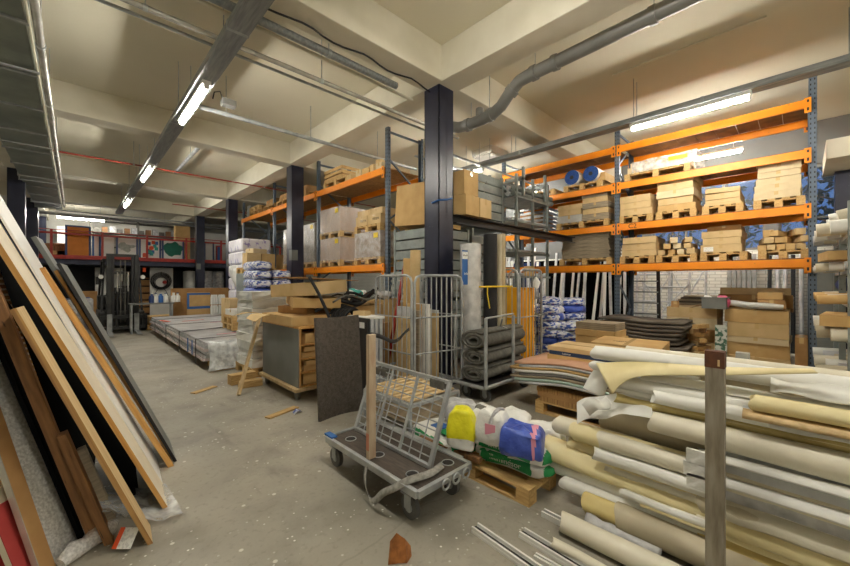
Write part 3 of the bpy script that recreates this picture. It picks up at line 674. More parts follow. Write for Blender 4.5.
# stacked cartons in front of rack, far side
PX = 6.3
pallet((6.15, 2.25, 0), PI/2, .7, .6, 'pallet under the flat carton pile in front of the rack')
z = stack(6.15, 2.25, .146, .5, .65, [.18,.16,.14,.1], 'on the floor before the blue and white bags', 'flat carton', m_card, jit=.02)
for k in range(4):
    t = thing('grey_board', ['lowest','second lowest','second highest','uppermost'][k]+' thin grey board on the flat carton pile before the bags', 'board', (6.15, 2.27, z+.028*k)); MB().box(-.23,.23,-.3,.3,0,.025).build('panel_body', m_greywood, t, bevel=.002)
pallet((5.4, 1.6, 0), PI/2+.1, .9, .8, 'pallet under the big flat carton in front of the grey sheets')
z = stack(5.4, 1.6, .146, .75, .85, [.2,.18,.16], 'on the floor in front of the sagging grey sheets', 'big flat carton', m_card, rz=.1, jit=.01)
words('printed_text', 'TRESPA', .05, m_ink, (-.2,.1,z+.003), (0,0,-1.2), None).name = 'tmp_t'
o = bpy.data.objects['tmp_t']; par = [e for e in COL.objects if e.type == 'EMPTY'][-1]; o.parent = par; o.location = (-.1,.1,.1615); o.name = 'printed_text'
# heap of blue and white bags
rg = random.Random(5); bn = 0
spots = [(x,y,.18*l) for l in range(7) for (x,y) in ((6.62,3.2),(6.6,3.78),(6.6,4.36),(7.18,3.3),(7.16,3.9)) if not (l > 3 and y > 4.2) and not (l > 5 and x < 7) and not (l > 5 and y > 3.8)]
hgt = ['floor layer','second layer','third layer','fourth layer','fifth layer','sixth layer','crowning']
for lay in range(8):
    for (x, y) in ((6.62,2.98),(6.6,3.4),(6.6,3.82),(6.62,4.24),(6.98,3.05),(6.96,3.5),(6.98,3.95),(7.32,3.2),(7.3,3.7)):
        if lay > 4 and (y > 4.1 or y < 3.1) or lay > 6 and (x < 6.9 or y > 3.8): continue
        i = lay*9+int(x*10); j = rg.uniform(-.04,.04)
        bag((x+rg.uniform(-.02,.02), y+j, .145*lay), rg.uniform(-.25,.25)+PI/2, .4, .34, .15, 'small blue and white printed bag in the heap by the rack', m_bagprint if (lay*3+int(y*10)) % 5 else m_bagblue, seed=i*3+y, bands=((1,.3,.55,m_bagwhite),) if i % 3 == 0 else (), name='powder_bag', pw=3.4)['group'] = 'blue and white bags heaped by the rack'
bag((6.0,3.6,0), 1.2, .6,.5,.2, 'white and blue bag on the floor just in front of the bag heap', m_bagprint, seed=50, name='powder_bag')
bag((5.98,3.65,.19), 1.4, .55,.45,.18, 'pale blue printed bag stacked before the bag heap', m_bagprint, seed=52, name='powder_bag')
# ================================================================== things against the right wall
m_alu = mat('aluminium', (222,224,226), (192,196,200), .35, metal=.2, scale=8)
for k in range(26):
    y = 3.0+k*.17; h = R.uniform(2.1,2.7); x = 10.55+R.uniform(-.1,.1)
    t = thing('aluminium_profile', 'long aluminium profile leaning upright on the wall behind the rack', 'profile', (x-.3, y, 0), group='aluminium profiles leaning behind the rack')
    MB().bar((0,0,0),(.4,R.uniform(-.12,.25),h),.05,.06,up=(0,1,0)).build('profile_body', m_alu if k % 2 else m_whiteb, t)
t = thing('gap_dark_backing','added dark backing for the dark gaps behind the leaning aluminium profiles','board',(10.96, 5.3, 0)); MB().box(-.02,.02,-2.1,1.4,0,2.15).build('backing_body', m_void, t)  # added board; its black makes the gaps behind the profiles dark
t = thing('plastic_sheet', 'blue sheet hanging behind the leaning aluminium profiles', 'sheet', (10.88, 6.4, 1.0)); MB().box(0,.03,-.5,.5,0,1.1).build('sheet_body', m_bluedark, t)
t = thing('dark_cupboard', 'tall black cupboard behind the bag heap at the wall', 'cupboard', (10.6, 8.75, 0)); b = MB(); b.box(-.35,.38,-1.1,1.1,0,2.1); b.build('cupboard_body', m_black, t, bevel=.01); MB().box(-.375,-.352,-1.08,-.01,.05,2.05).build('cupboard_door', m_greyb, t); MB().box(-.375,-.352,.01,1.08,.05,2.05).build('cupboard_door', m_greyb, t)
def scaffold(y, x, h, w, lab, lean=.25, m=m_alu):
    t = thing('scaffold_frame', lab, 'scaffold frame', (x, y, 0)); b = MB()
    for s in (-1, 1): b.tube([(0,s*w/2,0),(lean,s*w/2,h)], .025, 8)
    b.build('side_rail', m, t)
    n = int(h/.3)
    for k in range(1, n): z = h*k/n; MB().tube([(lean*z/h,-w/2,z),(lean*z/h,w/2,z)], .018, 8).build('rung', m, t)
    for k in (0, 1): MB().tube([(lean*.1,-w/2 if k else w/2,h*.15),(lean*.8,w/2 if k else -w/2,h*.85)], .015, 8).build('diagonal', m, t)
scaffold(2.55, 10.2, 2.0, .75, 'aluminium scaffold frame on the wall, left of the pair')
scaffold(1.85, 10.1, 2.15, .7, 'aluminium scaffold frame nearest the white brick')
scaffold(2.2, 9.75, 1.7, .9, 'low aluminium scaffold frame in front of the pair')
# step ladder with dark stiles
t = thing('step_ladder', 'grey step ladder with dark side rails behind the rack', 'ladder', (9.45, 2.55, 0))
for s in (-1, 1): MB().bar((-.1,s*.36,0),(.2,s*.26,2.05),.03,.07).build('ladder_rail', m_black, t)
for k in range(8): z = .25*(k+1); f = .36-.1*z/2.05; MB().box(-.12+.3*z/2.05,.02+.3*z/2.05,-f,f,z-.02,z+.01).build('ladder_step', m_stil, t)
MB().box(.1,.3,-.26,.26,2.0,2.06).build('ladder_top', m_drain, t)
for k in range(6):
    t = thing('steel_channel', 'tall grey steel channel leaning on the white brick wall', 'channel', (10.85, 1.5-.085*k-.35, 0), group='steel channels on the white brick'); MB().box(-.03,.03,-.035,.035,0,2.1).build('channel_body', m_galv, t, bevel=.004)
for k in range(7):
    t = thing('profile_tube', 'slim black and silver tube standing at the wall by the rack end', 'tube', (10.7, .48-.12*k, 0), group='tubes standing at the wall behind the end cartons'); MB().tube([(0,0,0),(.2,0,2.05+.04*(k % 3))], .035, 10).build('tube_body', m_black if k % 3 == 0 else m_alu, t)
t = thing('grey_board', 'grey board standing on the wall beside the slim tubes', 'board', (10.5,-.3,0)); MB().box(-.03,.03,-.2,.1,0,2.1).build('panel_body', m_greyb, t)
for k in range(5):
    t = thing('grey_sheet', ['lowest','second','middle','fourth','uppermost'][k]+' long grey sheet lying on trestles before the white brick wall', 'sheet', (9.75, 1.0, 1.0+.04*k)); MB().box(-.4,.4,-.9,.95-.05*k,0,.03).build('sheet_body', m_ds if k % 2 else m_greywood, t)
t = thing('trestle', 'timber trestle under the long grey sheets', 'trestle', (9.75,1.0,0)); b = MB()
for y in (-.8,.8):
    for x in (-.3,.3): b.box(x-.04,x+.04,y-.04,y+.04,0,.93)
b.build('trestle_leg', m_brownwood, t); MB().box(-.4,.4,-.9,.9,.93,1.0).build('trestle_top', m_brownwood, t)
# ================================================================== cantilever shelves at the right edge
t = thing('cantilever_shelf', 'open steel shelf rack at the right edge of the picture', 'shelf rack', (7.2, -.95, 0))
for x in (-1.3, 0, 1.1):
    for y in (.58, -.6): MB().box(x-.03,x+.03,y-.03,y+.03,0,2.35).build('shelf_post', m_stil, t)
SZ = (.35, .85, 1.25, 1.62, 2.02)
for z in SZ:
    b = MB(); b.box(-1.4,1.2,.52,.6,z-.04,z); b.box(-1.4,1.2,-.62,-.54,z-.04,z)
    for x in (-1.3,-.65,0,.6,1.1): b.box(x-.02,x+.02,-.56,.56,z-.04,z-.0)
    b.build('shelf_frame', m_galv, t)
lab = {0:'bottom', 1:'second', 2:'third', 3:'fourth', 4:'top'}
for zi, z in enumerate(SZ):
    n = 9
    for k in range(n):
        x = 5.95+.27*k; r = .075 if zi in (4, 1, 0) else .05
        m = [m_white, m_offwhite, m_beige, m_silver][(k+zi) % 4] if zi not in (2,) else [m_card, m_card2, m_offwhite][k % 3]
        g = thing('material_roll', 'pale roll end jutting from the %s shelf of the rack at the right edge' % lab[zi], 'roll', (x, -.9, z+r+.002), group='rolls on the %s shelf at the right edge' % lab[zi])
        e = .58+.1*((k*7+zi) % 3)
        MB().tube([(0,-.6,0),(0,e-.3,.004),(0,e,-.01)], r, 14).build('roll_body', m, g)
        if zi == 4 and k < 8:
            g = thing('material_roll', 'white roll in the upper layer on the top shelf at the right edge', 'roll', (x+.135, -.9, z+3*r-.015), group='upper rolls on the top shelf at the right edge'); MB().tube([(0,-.6,0),(0,.5,.01),(0,.62+.05*(k % 2),-.02)], r*.95, 14).build('roll_body', m_white if k % 2 else m_offwhite, g)
carton((6.35,-.42,SZ[3]+.115), .1, .6,.5,.1, 'flat carton across the fourth shelf at the right edge', m_card)
carton((6.2,-.42,SZ[1]+.16), -.1, .7,.5,.12, 'flat carton on the second shelf at the right edge', m_card)
t = thing('dark_jacket', 'dark blue cloth bundle on the third shelf at the right edge', 'cloth', (7.4,-.42,SZ[2]+.11)); 
MB().tube([(-.2,0,.05),(-.1,.02,.09),(.1,-.02,.1),(.22,0,.05)], [.04,.09,.1,.05], 12).build('cloth_body', m_bluedark, t)
# ================================================================== left orange rack
LX, LD = 4.37, .95; LY = (5.61, 8.41, 11.21, 14.01); LL = (1.83, 3.72)
rack('tall orange and blue pallet rack along the left aisle behind the navy pillars', LX, LD, LY, 4.5, LL, m_chip, holes=(5.61,))
LC = LX+.42
def wload(y0, y1, z, H, lab, pl, m=None, st=True):
    pallet((LC, (y0+y1)/2, z), 0, .84, y1-y0-.02, pl); wrapped((LC, (y0+y1)/2, z+.1455), 0, .82, y1-y0-.05, H, lab, m, st); return z+.1455+H+.005
z0 = LL[0]+DK
z = wload(7.32, 8.3, z0, .52, 'lower shrink wrapped carton block with yellow sticker, lower left rack', 'pallet under the lower of two wrapped blocks, left rack')
wload(7.32, 8.3, z, .56, 'upper shrink wrapped carton block with yellow sticker, on top of the lower one', 'pallet between the two wrapped blocks, left rack')
z = wload(5.8, 6.75, z0, .52, 'silvery wrapped carton block nearest the left rack end upright', 'pallet under the silvery wrapped block, left rack', mat('silvery_wrap', (186,178,170), (150,132,116), .25, scale=9, bump=.8, bscale=14))
pallet((LC, 6.28, z), 0, .84, .92, 'pallet of small printed cartons above the silvery wrapped block'); z += .1455
for i, (dy, nm) in enumerate(((.23,'far'),(-.22,'near'))):
    carton((LC, 6.28+dy, z), 0, .78, .43, .2, 'pale carton with printed mark, %s one of the lower pair on the left rack pallet' % nm, m_card2, txt=('TRESPA', .07, -.05) )
    carton((LC+.02, 6.28+dy-.01, z+.202), .03, .76, .42, .13, 'pale carton, %s one of the upper pair on the left rack pallet' % nm, m_card2)
for k, (a, b) in enumerate(((8.55,9.5),(9.6,10.5))): 
    wload(a, b, z0, .98, ['tall dark wrapped block just past the second upright','tall dark wrapped block hidden behind the second pillar'][k], ['pallet under the tall dark wrapped block past the second upright','pallet under the tall wrapped block behind the second pillar'][k], mat('dull_wrap', (150,142,128), (120,110,96), .3, scale=8, bump=.6, bscale=14))
carton((LC,12.2,z0), 0, .7,.9,.5,'wide brown carton on the lower far shelf of the left rack', m_card)
carton((LC,13.3,z0), 0, .7,.7,.4,'smaller brown carton on the lower far shelf of the left rack', m_card2)
z1 = LL[1]+DK
pallet((LC, 7.6, z1), 0, .8, 1.1, 'pallet on the top shelf of the left rack, between pillar and second upright')
t = thing('wooden_crate', 'open slatted wooden crate on the top shelf near the second pillar', 'crate', (LC, 7.75, z1+.1455)); b = MB()
for x in (-.36,.36):
    for k in range(3): b.box(x-.01,x+.01,-.4,.4,.02+.1*k,.09+.1*k)
for y in (-.4,.4):
    for k in range(3): b.box(-.37,.37,y-.01,y+.01,.02+.1*k,.09+.1*k)
b.build('crate_slats', m_pal, t); MB().box(-.37,.37,-.41,.41,0,.02).build('crate_base', m_pal, t)
carton((LC,7.75,z1+.17), 0, .6,.7,.16,'brown carton lying in the slatted wooden crate', m_card3)
for k in range(5): 
    carton((LC-.05+.04*(k%2), 6.9-.26*k, z1), .15*(k%3-1), .75, .2, .12+.04*(k % 2), '%s narrow carton along the top shelf of the left rack, counting from the far side' % ['first','second','third','fourth','fifth'][k], [m_card2,m_cardwhite,m_card][k%3])
carton((LC+.02, 6.2, z1+.165), .5, .7, .16, .1, 'narrow carton laid skew across the others on the left rack top', m_card2)
for k in range(3):
    pallet((LC, 9.5+1.05*k, z1), 0, .84, .9, ['pallet on the top shelf just past the second pillar','middle pallet on the far top shelf of the left rack','third pallet on the far top shelf of the left rack'][k], True)
    stack(LC, 9.5+1.05*k, z1+.1455, .7, .75, [.1,.09], 'on the far top shelf, %s pallet' % ['first','middle','third'][k], 'flat timber carton', m_card3)
pallet((LC, 12.9, z1), 0, .84, .9, 'first of the stacked pallets on the far end of the left top shelf', True); pallet((LC, 12.9, z1+.146), 0, .84, .9, 'upper of the stacked pallets on the far end of the left top shelf')
carton((LC, 13.75, z1), 0, .6, .4, .45, 'dark grey box at the far end of the left rack top', m_greyb, tape=False)
# ================================================================== goods along the left rack, floor
pallet((3.72, 11.35, 0), 0, .86, 1.2, 'pallet under the lilac printed bales')
for k in range(7):
    for j, (y, nm) in enumerate(((11.05,'near'),(11.66,'far'))):
        t = thing('wrapped_bale', '%s %s lilac printed bale in the tall stack by the third pillar' % ((ORD+[''])[k] if k < 6 else 'topmost', nm), 'bale', (3.72, y, .146+.365*k)); b = MB()
        b.box(-.41,.41,-.29,.29,.005,.36); b.build('bale_body', m_lilac, t, bevel=.05)
# hanging torn wrap
t = thing('torn_wrap', 'torn plastic wrap hanging off the lilac bales', 'plastic wrap', (3.28, 11.3, 1.6)); A = [(0,-.4,.35),(-.03,-.42,.15),(-.05,-.4,-.1),(-.02,-.38,-.35)]; B = [(0,.4,.35),(-.04,.35,.2),(-.04,.2,.05),(-.05,-.2,-.2)]; MB().sheet(A,B,.004).build('wrap_sheet', m_bagwhite, t)
pallet((3.28, 8.9, 0), 0, .88, 1.2, 'pallet under the blue and white bags by the second pillar', True)
for k in range(9):
    for j, (x, nm) in enumerate(((3.07,'aisle side'),(3.5,'rack side'))):
        if k == 8 and j: continue
        bag((x, 8.85,   .146+.2*k), PI/2*0+.06*((k*3+j)%3-1), .43, 1.05, .21, '%s %s bag, %s, in the stack by the second pillar' % (['bottom','second','third','fourth','fifth','sixth','seventh','eighth','ninth and highest'][k], 'blue' if (k+j) % 4 == 1 else 'white and blue', nm), m_bagblue if (k+j) % 4 == 1 else m_bagprint, seed=k*7+j, name='powder_bag', pw=3.2)
pallet((3.45, 9.95, 1.7), 0, .8, .7, 'pallet of cartons raised above the bags by the second pillar')
t = thing('storage_crate', 'tall grey crate under the raised pallet of cartons', 'crate', (3.45,9.95,0)); MB().box(-.4,.4,-.35,.35,0,1.695).build('crate_body', m_stil, t)
for k, (x, y, l) in enumerate(((3.25,9.75,'front left'),(3.62,9.78,'front right'),(3.4,10.15,'rear'))):
    carton((x, y, 1.846), .05, .34, .3, .36, 'brown carton on the raised pallet, %s' % l, m_card2 if k != 1 else m_card)
carton((3.4,9.85,2.21), .3, .4,.3,.12,'loose carton flap piece on top of the raised cartons', m_cardwhite)
# wrapped panel pack along the aisle
t = thing('panel_pack', 'long low stack of plastic wrapped panels along the aisle floor', 'panel pack', (2.4, 10.0, .15))
for k in range(6):
    b = MB(); e = .02*((k*7) % 3); z = .052*k
    vs = []; fs = []; n = 30
    for i in range(n+1):
        y = -3.05-e+6.1*i/n
        for (x, zz) in ((-.85+e,z),(-.85+e,z+.047),(.8,z+.047),(.8,z)): vs.append((x+noise.noise(Vector((y*2,k*3,x)))*.012, y, zz+noise.noise(Vector((y*3,x*2,k)))*.004))
    for i in range(n):
        for j in range(4): a = i*4+j; c = i*4+(j+1) % 4; fs.append((a, c, c+4, a+4))
    fs += [(3,2,1,0), (n*4,n*4+1,n*4+2,n*4+3)]; b.add(vs, fs)
    b.build('panel_bundle', [m_glasspack, m_silver, mat('pale_wrap', (214,214,216), (180,182,186), .3, scale=4, bump=.3)][k % 3], t)
for y in (-2.6,-1.2,.3,1.9): 
    b = MB(); b.box(-.875,-.868,y-.02,y+.02,-.1,.33); b.box(-.87,.82,y-.02,y+.02,.324,.33); b.build('black_strap', m_black, t)
for i, (x, y, m, s, a) in enumerate(((-.4,-1.2,m_black,(.9,.05),.3),(-.75,1.3,m_orange_s,(.08,.5),.2),(-.1,-2.2,mat('faded_pink_print',(216,150,156),None,.5),(.7,.05),.1),(.2,-1.7,m_blue,(.5,.03),.5),(.3,.1,mat('faded_pink_print',(216,150,156)),(.6,.04),0),(-.2,.9,m_orange_s,(.5,.03),.2))):
    MB().cbox((x,y,.328+.001*i), (s[0],s[1],.006), Matrix.Rotation(a,3,'Z')).build('printed_tape' if i else 'black_strap', m, t)
for y, z in ((-2.0,.17),(-2.35,.15)): MB().box(-.88,-.872,y-.03,y+.03,.02,.28).build('blue_tape', m_blue, t)
t = thing('clear_bag', 'loose clear plastic hanging at the near end of the wrapped panels', 'plastic film', (2.0, 6.86, .2))
A = [(-.4,.03,.28),(-.42,-.05,.2),(-.4,-.1,.05),(-.42,-.14,-.1),(-.45,-.2,-.17)]; B = [(.5,.03,.28),(.5,-.06,.18),(.48,-.08,.05),(.45,-.12,-.08),(.42,-.16,-.17)]
MB().sheet(A,B,.003).build('film_sheet', film_mat('creased_film', .6, bscale=10), t)
for k, y in enumerate((7.3, 8.9, 10.5, 12.1)): pallet((2.45, y, 0), PI/2 if 0 else 0, 1.5, 1.1, ['nearest','second','third','farthest'][k]+' pallet under the long wrapped panel pack', k == 3)
# tall white wrapped stack
pallet((2.36, 6.27, 0), 0, .8, .78, 'pallet under the tall white wrapped stack')
t = thing('wrapped_stack', 'tall ragged white plastic wrapped stack beside the grey cart', 'wrapped goods', (2.36, 6.27, .146)); 
for k in range(9):
    b = MB(); ox, oy = .012*((k*5) % 3), .014*((k*7) % 3); vs = []; fs = []; 
    P = [(-.39,-.37),(-.2,-.38),(0,-.37),(.2,-.38),(.38,-.37),(.39,0),(.38,.37),(0,.38),(-.39,.37),(-.4,.15),(-.39,-.1)]
    for z in (0,.06,.125):
        for i, (x, y) in enumerate(P): d = noise.noise(Vector((i*1.7,k*2.1,z*20)))*.03; vs.append((x+ox+d, y+oy+d, .132*k+z))
    n = len(P)
    for r_ in range(2):
        for i in range(n): fs.append((r_*n+i, r_*n+(i+1) % n, (r_+1)*n+(i+1) % n, (r_+1)*n+i))
    fs += [tuple(range(2*n,3*n)), tuple(reversed(range(n)))]; b.add(vs, fs)
    b.build('wrapped_layer', m_wrapwhite if k % 3 else m_white, t)
# ================================================================== grey cart with cartons
t = thing('box_cart', 'grey faced wooden box cart on castors with open cardboard filled side', 'cart', (2.25, 4.93, 0))
MB().box(-.3,.3,-.62,.62,.12,.16).build('cart_base', m_ply, t, bevel=.003)
MB().box(-.25,-.235,-.58,.6,.162,.9).build('grey_face_panel', m_greyb, t)
b = MB(); b.box(-.234,.27,-.58,-.56,.162,.18); b.box(-.234,.27,.58,.6,.162,.9); b.box(.25,.27,-.58,.58,.162,.9); b.box(-.256,.28,-.6,.61,.9,.925); b.box(-.234,-.21,-.58,.58,.162,.9); b.build('carcass', m_oak, t)
for z in (.33,.5,.68): MB().box(-.2,.24,-.57,.57,z,z+.015).build('shelf', m_oak, t)
for x in (-.22,.22):
    for y in (-.5,.5):
        c = MB(); c.tube([(x-.018,y,.05),(x+.018,y,.05)], .05, 16); o = c.build('castor', mat('castor_grey', (120,118,112), None, .5), t)
        MB().box(x-.03,x+.03,y-.03,y+.03,.105,.12).build('castor_plate', m_galv, o)
for k in range(6):
    carton((2.27, 4.52+.02*(k % 2), [.182,.347,.42,.517,.6,.697][k]), .1*(k % 3-1), .34, .28, [.14,.07,.06,.075,.06,.13][k], 'folded cardboard piece in the open side of the cart, %s' % (ORD[k] if k < 5 else 'topmost'), m_card, tape=False, name='cardboard_scrap', cat='cardboard')
z = .927
carton((2.3, 4.9, z), .02, .72, .95, .12, 'wide flat carton lying directly on the grey cart', m_card)
b_ = thing('cardboard_flap', 'bent cardboard flaps hanging left of the carton on the grey cart', 'cardboard', (1.86, 5.2, z+.02)); q = MB()
q.sheet([(0,-.3,.1),(-.1,-.32,.09),(-.2,-.34,.03)], [(0,.05,.1),(-.12,.04,.1),(-.2,.0,.05)], .006, smooth=False); q.sheet([(0,.08,.1),(-.12,.1,.12),(-.22,.12,.1)], [(0,.36,.1),(-.12,.38,.1),(-.24,.4,.06)], .006, smooth=False); q.build('flap', m_card2, b_)
carton((2.4, 4.95, z+.123), .25, .5, .6, .1, 'small low carton between the wide cartons on the grey cart', m_card3)
carton((2.44, 4.85, z+.225), -.3, .62, .8, .13, 'middle wide carton stacked on the grey cart', m_card, rot=(.03,.04,-.3))
carton((2.40, 4.85, z+.385), .3, .62, .85, .17, 'top wide carton stacked on the grey cart, slightly tilted', m_card2, rot=(-.05,-.06,.3))
t = thing('cardboard_sheet', 'thin dark edged cardboard sheet lying on the topmost carton of the cart', 'cardboard', (2.55, 4.9, z+.6)); MB().cbox((0,0,0), (1.0,.7,.012), Matrix.Rotation(.04,3,'Y') @ Matrix.Rotation(.3,3,'Z')).build('sheet_body', m_card3, t)
# black hoses on the cart / mat
t = thing('black_hoses', 'tangle of black hoses and cables heaped behind the speckled mat', 'hose', (2.75, 4.35, 1.05))
rg = random.Random(11)
for k in range(6):
    r = .17+.008*k; y = -.15+.06*k; pts = [( -.05+r*math.cos(a), y+.03*math.sin(a*2), -.1+r*math.sin(a)) for a in [PI*q/14 for q in range(-1, 16)]]
    MB().tube(pts, .02, 8).build('hose_loop', m_rub, t)
for k in range(9):
    a = rg.uniform(-.6,1.0); p0 = Vector((rg.uniform(-.45,.1), rg.uniform(-.1,.4), rg.uniform(.08,.3)))
    pts = [p0+Vector((.09*q*math.cos(a), .09*q*math.sin(a), .05*math.sin(q*.9+k)+.012*q)) for q in range(8)]
    MB().tube(pts, .014+.006*(k % 3), 7).build('cable', m_rub if k % 3 else m_felt, t)
MB().tube([(-.75,-.3,.5),(-.68,-.4,.3),(-.6,-.48,.05),(-.55,-.52,-.2)], .02, 8).build('hose_loop', m_rub, t)
carton((2.8,4.3,0), 0, .75,.6,.92, 'cardboard box full of hoses behind the speckled mat', m_card3, tape=False)
carton((2.72,4.02,.925), .3, .12,.2,.18, 'small upright cardboard piece in front of the black hoses', m_card2, tape=False)
# speckled mat
t = thing('rubber_mat', 'dark speckled rubber mat standing upright, gently curved', 'mat', (2.13, 3.56, 0)); A = []; B = []
for k in range(13):
    u = k/12; x = -.26+.55*u; y = .05*math.sin(PI*u)-.01*u; A.append((x, y, 0)); B.append((x+.0, y+.1, 1.1-.015*math.sin(PI*u)))
MB().sheet(A,B,.035).build('mat_body', m_mat, t, bevel=.004)
# leaning plank and scraps
t = thing('timber_plank', 'pale timber plank leaning against the grey cart', 'plank', (1.52, 5.12, 0)); MB().bar((.02,0,.0),(.46,.48,.97),.11,.03,up=(1,0,0)).build('plank_body', m_oak if 0 else m_ply, t)
for k, (x, y, a, L, W, H) in enumerate(((1.78,5.75,.1,.35,.14,.14),(1.8,5.45,-.1,.3,.12,.09),(1.28,5.7,.5,.35,.09,.012),(1.7,4.1,.3,.4,.09,.015))):
    t = thing('timber_offcut', ['thick timber block beside the grey cart, farther','thick timber block at the foot of the leaning plank','thin wood splinter on the aisle floor left of the plank','thin pale lath on the floor in front of the grey cart'][k], 'offcut', (x,y,0), a); MB().box(-L/2,L/2,-W/2,W/2,0,H).build('offcut_body', m_pal, t, bevel=.003)
t = thing('paper_scrap', 'small crumpled blue and white scrap on the floor by the cart', 'scrap', (1.82,3.95,0)); q = MB(); q.sheet([(-.05,0,.0),(0,.01,.03),(.05,0,.01)],[(-.04,.06,.01),(.0,.07,.04),(.05,.05,0.01)],.003); q.build('scrap_sheet', m_bagprint, t)
# cardboard table heap behind
carton((3.15,5.15,0), 0, 1.0,.9,1.12,'big open carton of offcuts between the cart and the left rack', m_card, tape=False)
for k in range(5):
    carton((2.95+.13*k,4.9+.08*(k%2),1.125+.03*(k%3)), .4*k, .5,.2,.04,'%s loose cardboard strip on the big open carton' % ['first','second','third','fourth','fifth'][k], [m_card2,m_card,m_cardwhite][k%3], tape=False, name='cardboard_scrap', cat='cardboard')
bag((3.3,5.2,1.2), .3, .6,.35,.16,'white and teal plastic sack on the cardboard heap', m_bagwhite, seed=4, bands=((0,.35,.6,m_teal),), name='plastic_sack')
bag((3.85,5.0,1.195), .8, .5,.3,.13,'grey plastic sack on the cardboard heap toward the wire cage', m_baggrey, seed=9, name='plastic_sack')
carton((3.91,5.0,0), 0, .48,.5,1.19,'tall narrow carton under the grey plastic sack', m_card, tape=False)
# ================================================================== steel stillages by the nearest pillar
def stillage(x, y, z, L, W, H, lab):
    t = thing('steel_stillage', lab, 'stillage', (x, y, z)); l, w = L/2, W/2
    for sx in (-1,1):
        for sy in (-1,1):
            MB().box(min(sx*l,sx*(l-.05)),max(sx*l,sx*(l-.05)),min(sy*w,sy*(w-.05)),max(sy*w,sy*(w-.05)),0,H).build('corner_post', m_stil, t)
            MB().box(sx*(l-.025)-.04,sx*(l-.025)+.04,sy*(w-.025)-.04,sy*(w-.025)+.04,H-.005,H+.035).build('stacking_cup', m_stil, t) if 0 else None
    for nm, ax in (('a',0),('b',1)):
        for s in (-1,1):
            b = MB(); n = 6; hh = (H-.16)/n
            for k in range(n):
                z0_ = .14+hh*k; d = .0
                if ax == 0: o = s*(l-.02); b.cbox((o,0,z0_+hh*.42),(.02,W-.1,hh*.84))
                else: o = s*(w-.02); b.cbox((0,o,z0_+hh*.42),(L-.1,.02,hh*.84))
            b.build('corrugated_side', m_stil, t)
    MB().box(-l+.05,l-.05,-w+.05,w-.05,.1,.13).build('base_panel', m_stil, t); return t
stillage(4.72, 4.72, 0, 1.02, .95, 1.2, 'lower grey corrugated stillage behind the nearest pillar, left stack')
stillage(4.72, 4.72, 1.202, 1.02, .95, 1.24, 'upper grey corrugated stillage behind the nearest pillar, left stack')
stillage(5.82, 4.72, 0, 1.02, .95, 1.2, 'bottom grey corrugated stillage in the right stack behind the foil roll')
stillage(5.82, 4.72, 1.202, 1.02, .95, 1.2, 'middle grey corrugated stillage in the right stack behind the foil roll')
stillage(5.82, 4.72, 2.404, 1.02, .95, 1.2, 'topmost grey corrugated stillage, above the cartons on the dark crossbeam')
words('delivery_note', '', .1, m_ink, (0,0,0), (0,0,0)).name = 'x_'; bpy.data.objects.remove(bpy.data.objects['x_'])
carton((4.62, 4.72, 2.46), .06, .85, .85, .72, 'very big cardboard box tilted on the stillage left of the nearest pillar', m_card, rot=(.06,.02,.05))
YB = 3.6
carton((4.3, YB, 2.487), .04, .34, .34, .3, 'lower left cardboard box on the dark crossbeam beside the pillar', m_card, seam='y')
carton((4.29, YB, 2.79), -.03, .32, .32, .36, 'upper cardboard box on the dark crossbeam, taped with clear film', m_card, seam='y')
carton((4.63, YB, 2.487), .02, .3, .34, .29, 'lower right cardboard box on the dark crossbeam', m_card2, seam='y')
# ================================================================== wire roll cage with boards
def cage_panel(t, p, q, z0, z1, nbar, m=m_galv, r=.011, rounded=True, mids=(.5,)):
    p, q = Vector((*p,0)), Vector((*q,0)); d = q-p; L = d.length; e = d/L; k = .09
    pts = [p+Vector((0,0,z0)), p+Vector((0,0,z1-k)), p+e*k*.3+Vector((0,0,z1-k*.3)), p+e*k+Vector((0,0,z1)), q-e*k+Vector((0,0,z1)), q-e*k*.3+Vector((0,0,z1-k*.3)), q+Vector((0,0,z1-k)), q+Vector((0,0,z0))]
    MB().tube(pts, r*1.45, 8).build('panel_frame', m, t, world=True)
    b = MB()
    for i in range(1, nbar): c = p+d*i/nbar; b.tube([c+Vector((0,0,z0)), c+Vector((0,0,z1))], r*.62, 6)
    b.build('vertical_bars', m, t, world=True)
    b = MB()
    for f in (0,)+tuple(mids): z = z0+(z1-z0)*f; b.tube([p+Vector((0,0,z)), q+Vector((0,0,z))], r*.9, 6)
    b.build('cross_bars', m, t, world=True)
def castors(t, pts, r=.06, m=None):
    for x, y in pts:
        b = MB(); b.tube([(x-.016,y,r),(x+.016,y,r)], r, 20); o = b.build('castor', m or mat('castor_rubber', (86,86,84), None, .6), t, world=True)
        c = MB(); c.tube([(x-.02,y,r),(x+.02,y,r)], r*.45, 12); c.build('castor_hub', m_galv, o, world=True)
        c = MB(); c.box(x-.028,x-.022,y-.03,y+.03,r-.01,2*r+.02); c.box(x+.022,x+.028,y-.03,y+.03,r-.01,2*r+.02); c.box(x-.045,x+.045,y-.045,y+.045,2*r+.012,2*r+.02); c.build('castor_fork', m_galv, t if 0 else o, world=True)
t = thing('roll_cage', 'tall galvanised wire roll cage holding upright boards', 'roll cage', (3.3, 3.5, 0))
cage_panel(t, (2.92,3.98), (2.92,3.26), .2, 1.57, 8, mids=(.3,.62)); cage_panel(t, (2.95,3.24), (3.66,3.1), .2, 1.57, 9, mids=(.3,.62)); cage_panel(t, (3.69,3.12), (3.69,3.88), .2, 1.57, 8, mids=(.3,.62))
b = MB(); b.box(2.9,3.7,3.2,3.95,.15,.19); b.build('cage_base', m_galv, t, world=True, bevel=.005)
castors(t, ((2.98,3.3),(3.62,3.3),(2.98,3.88),(3.62,3.88)))
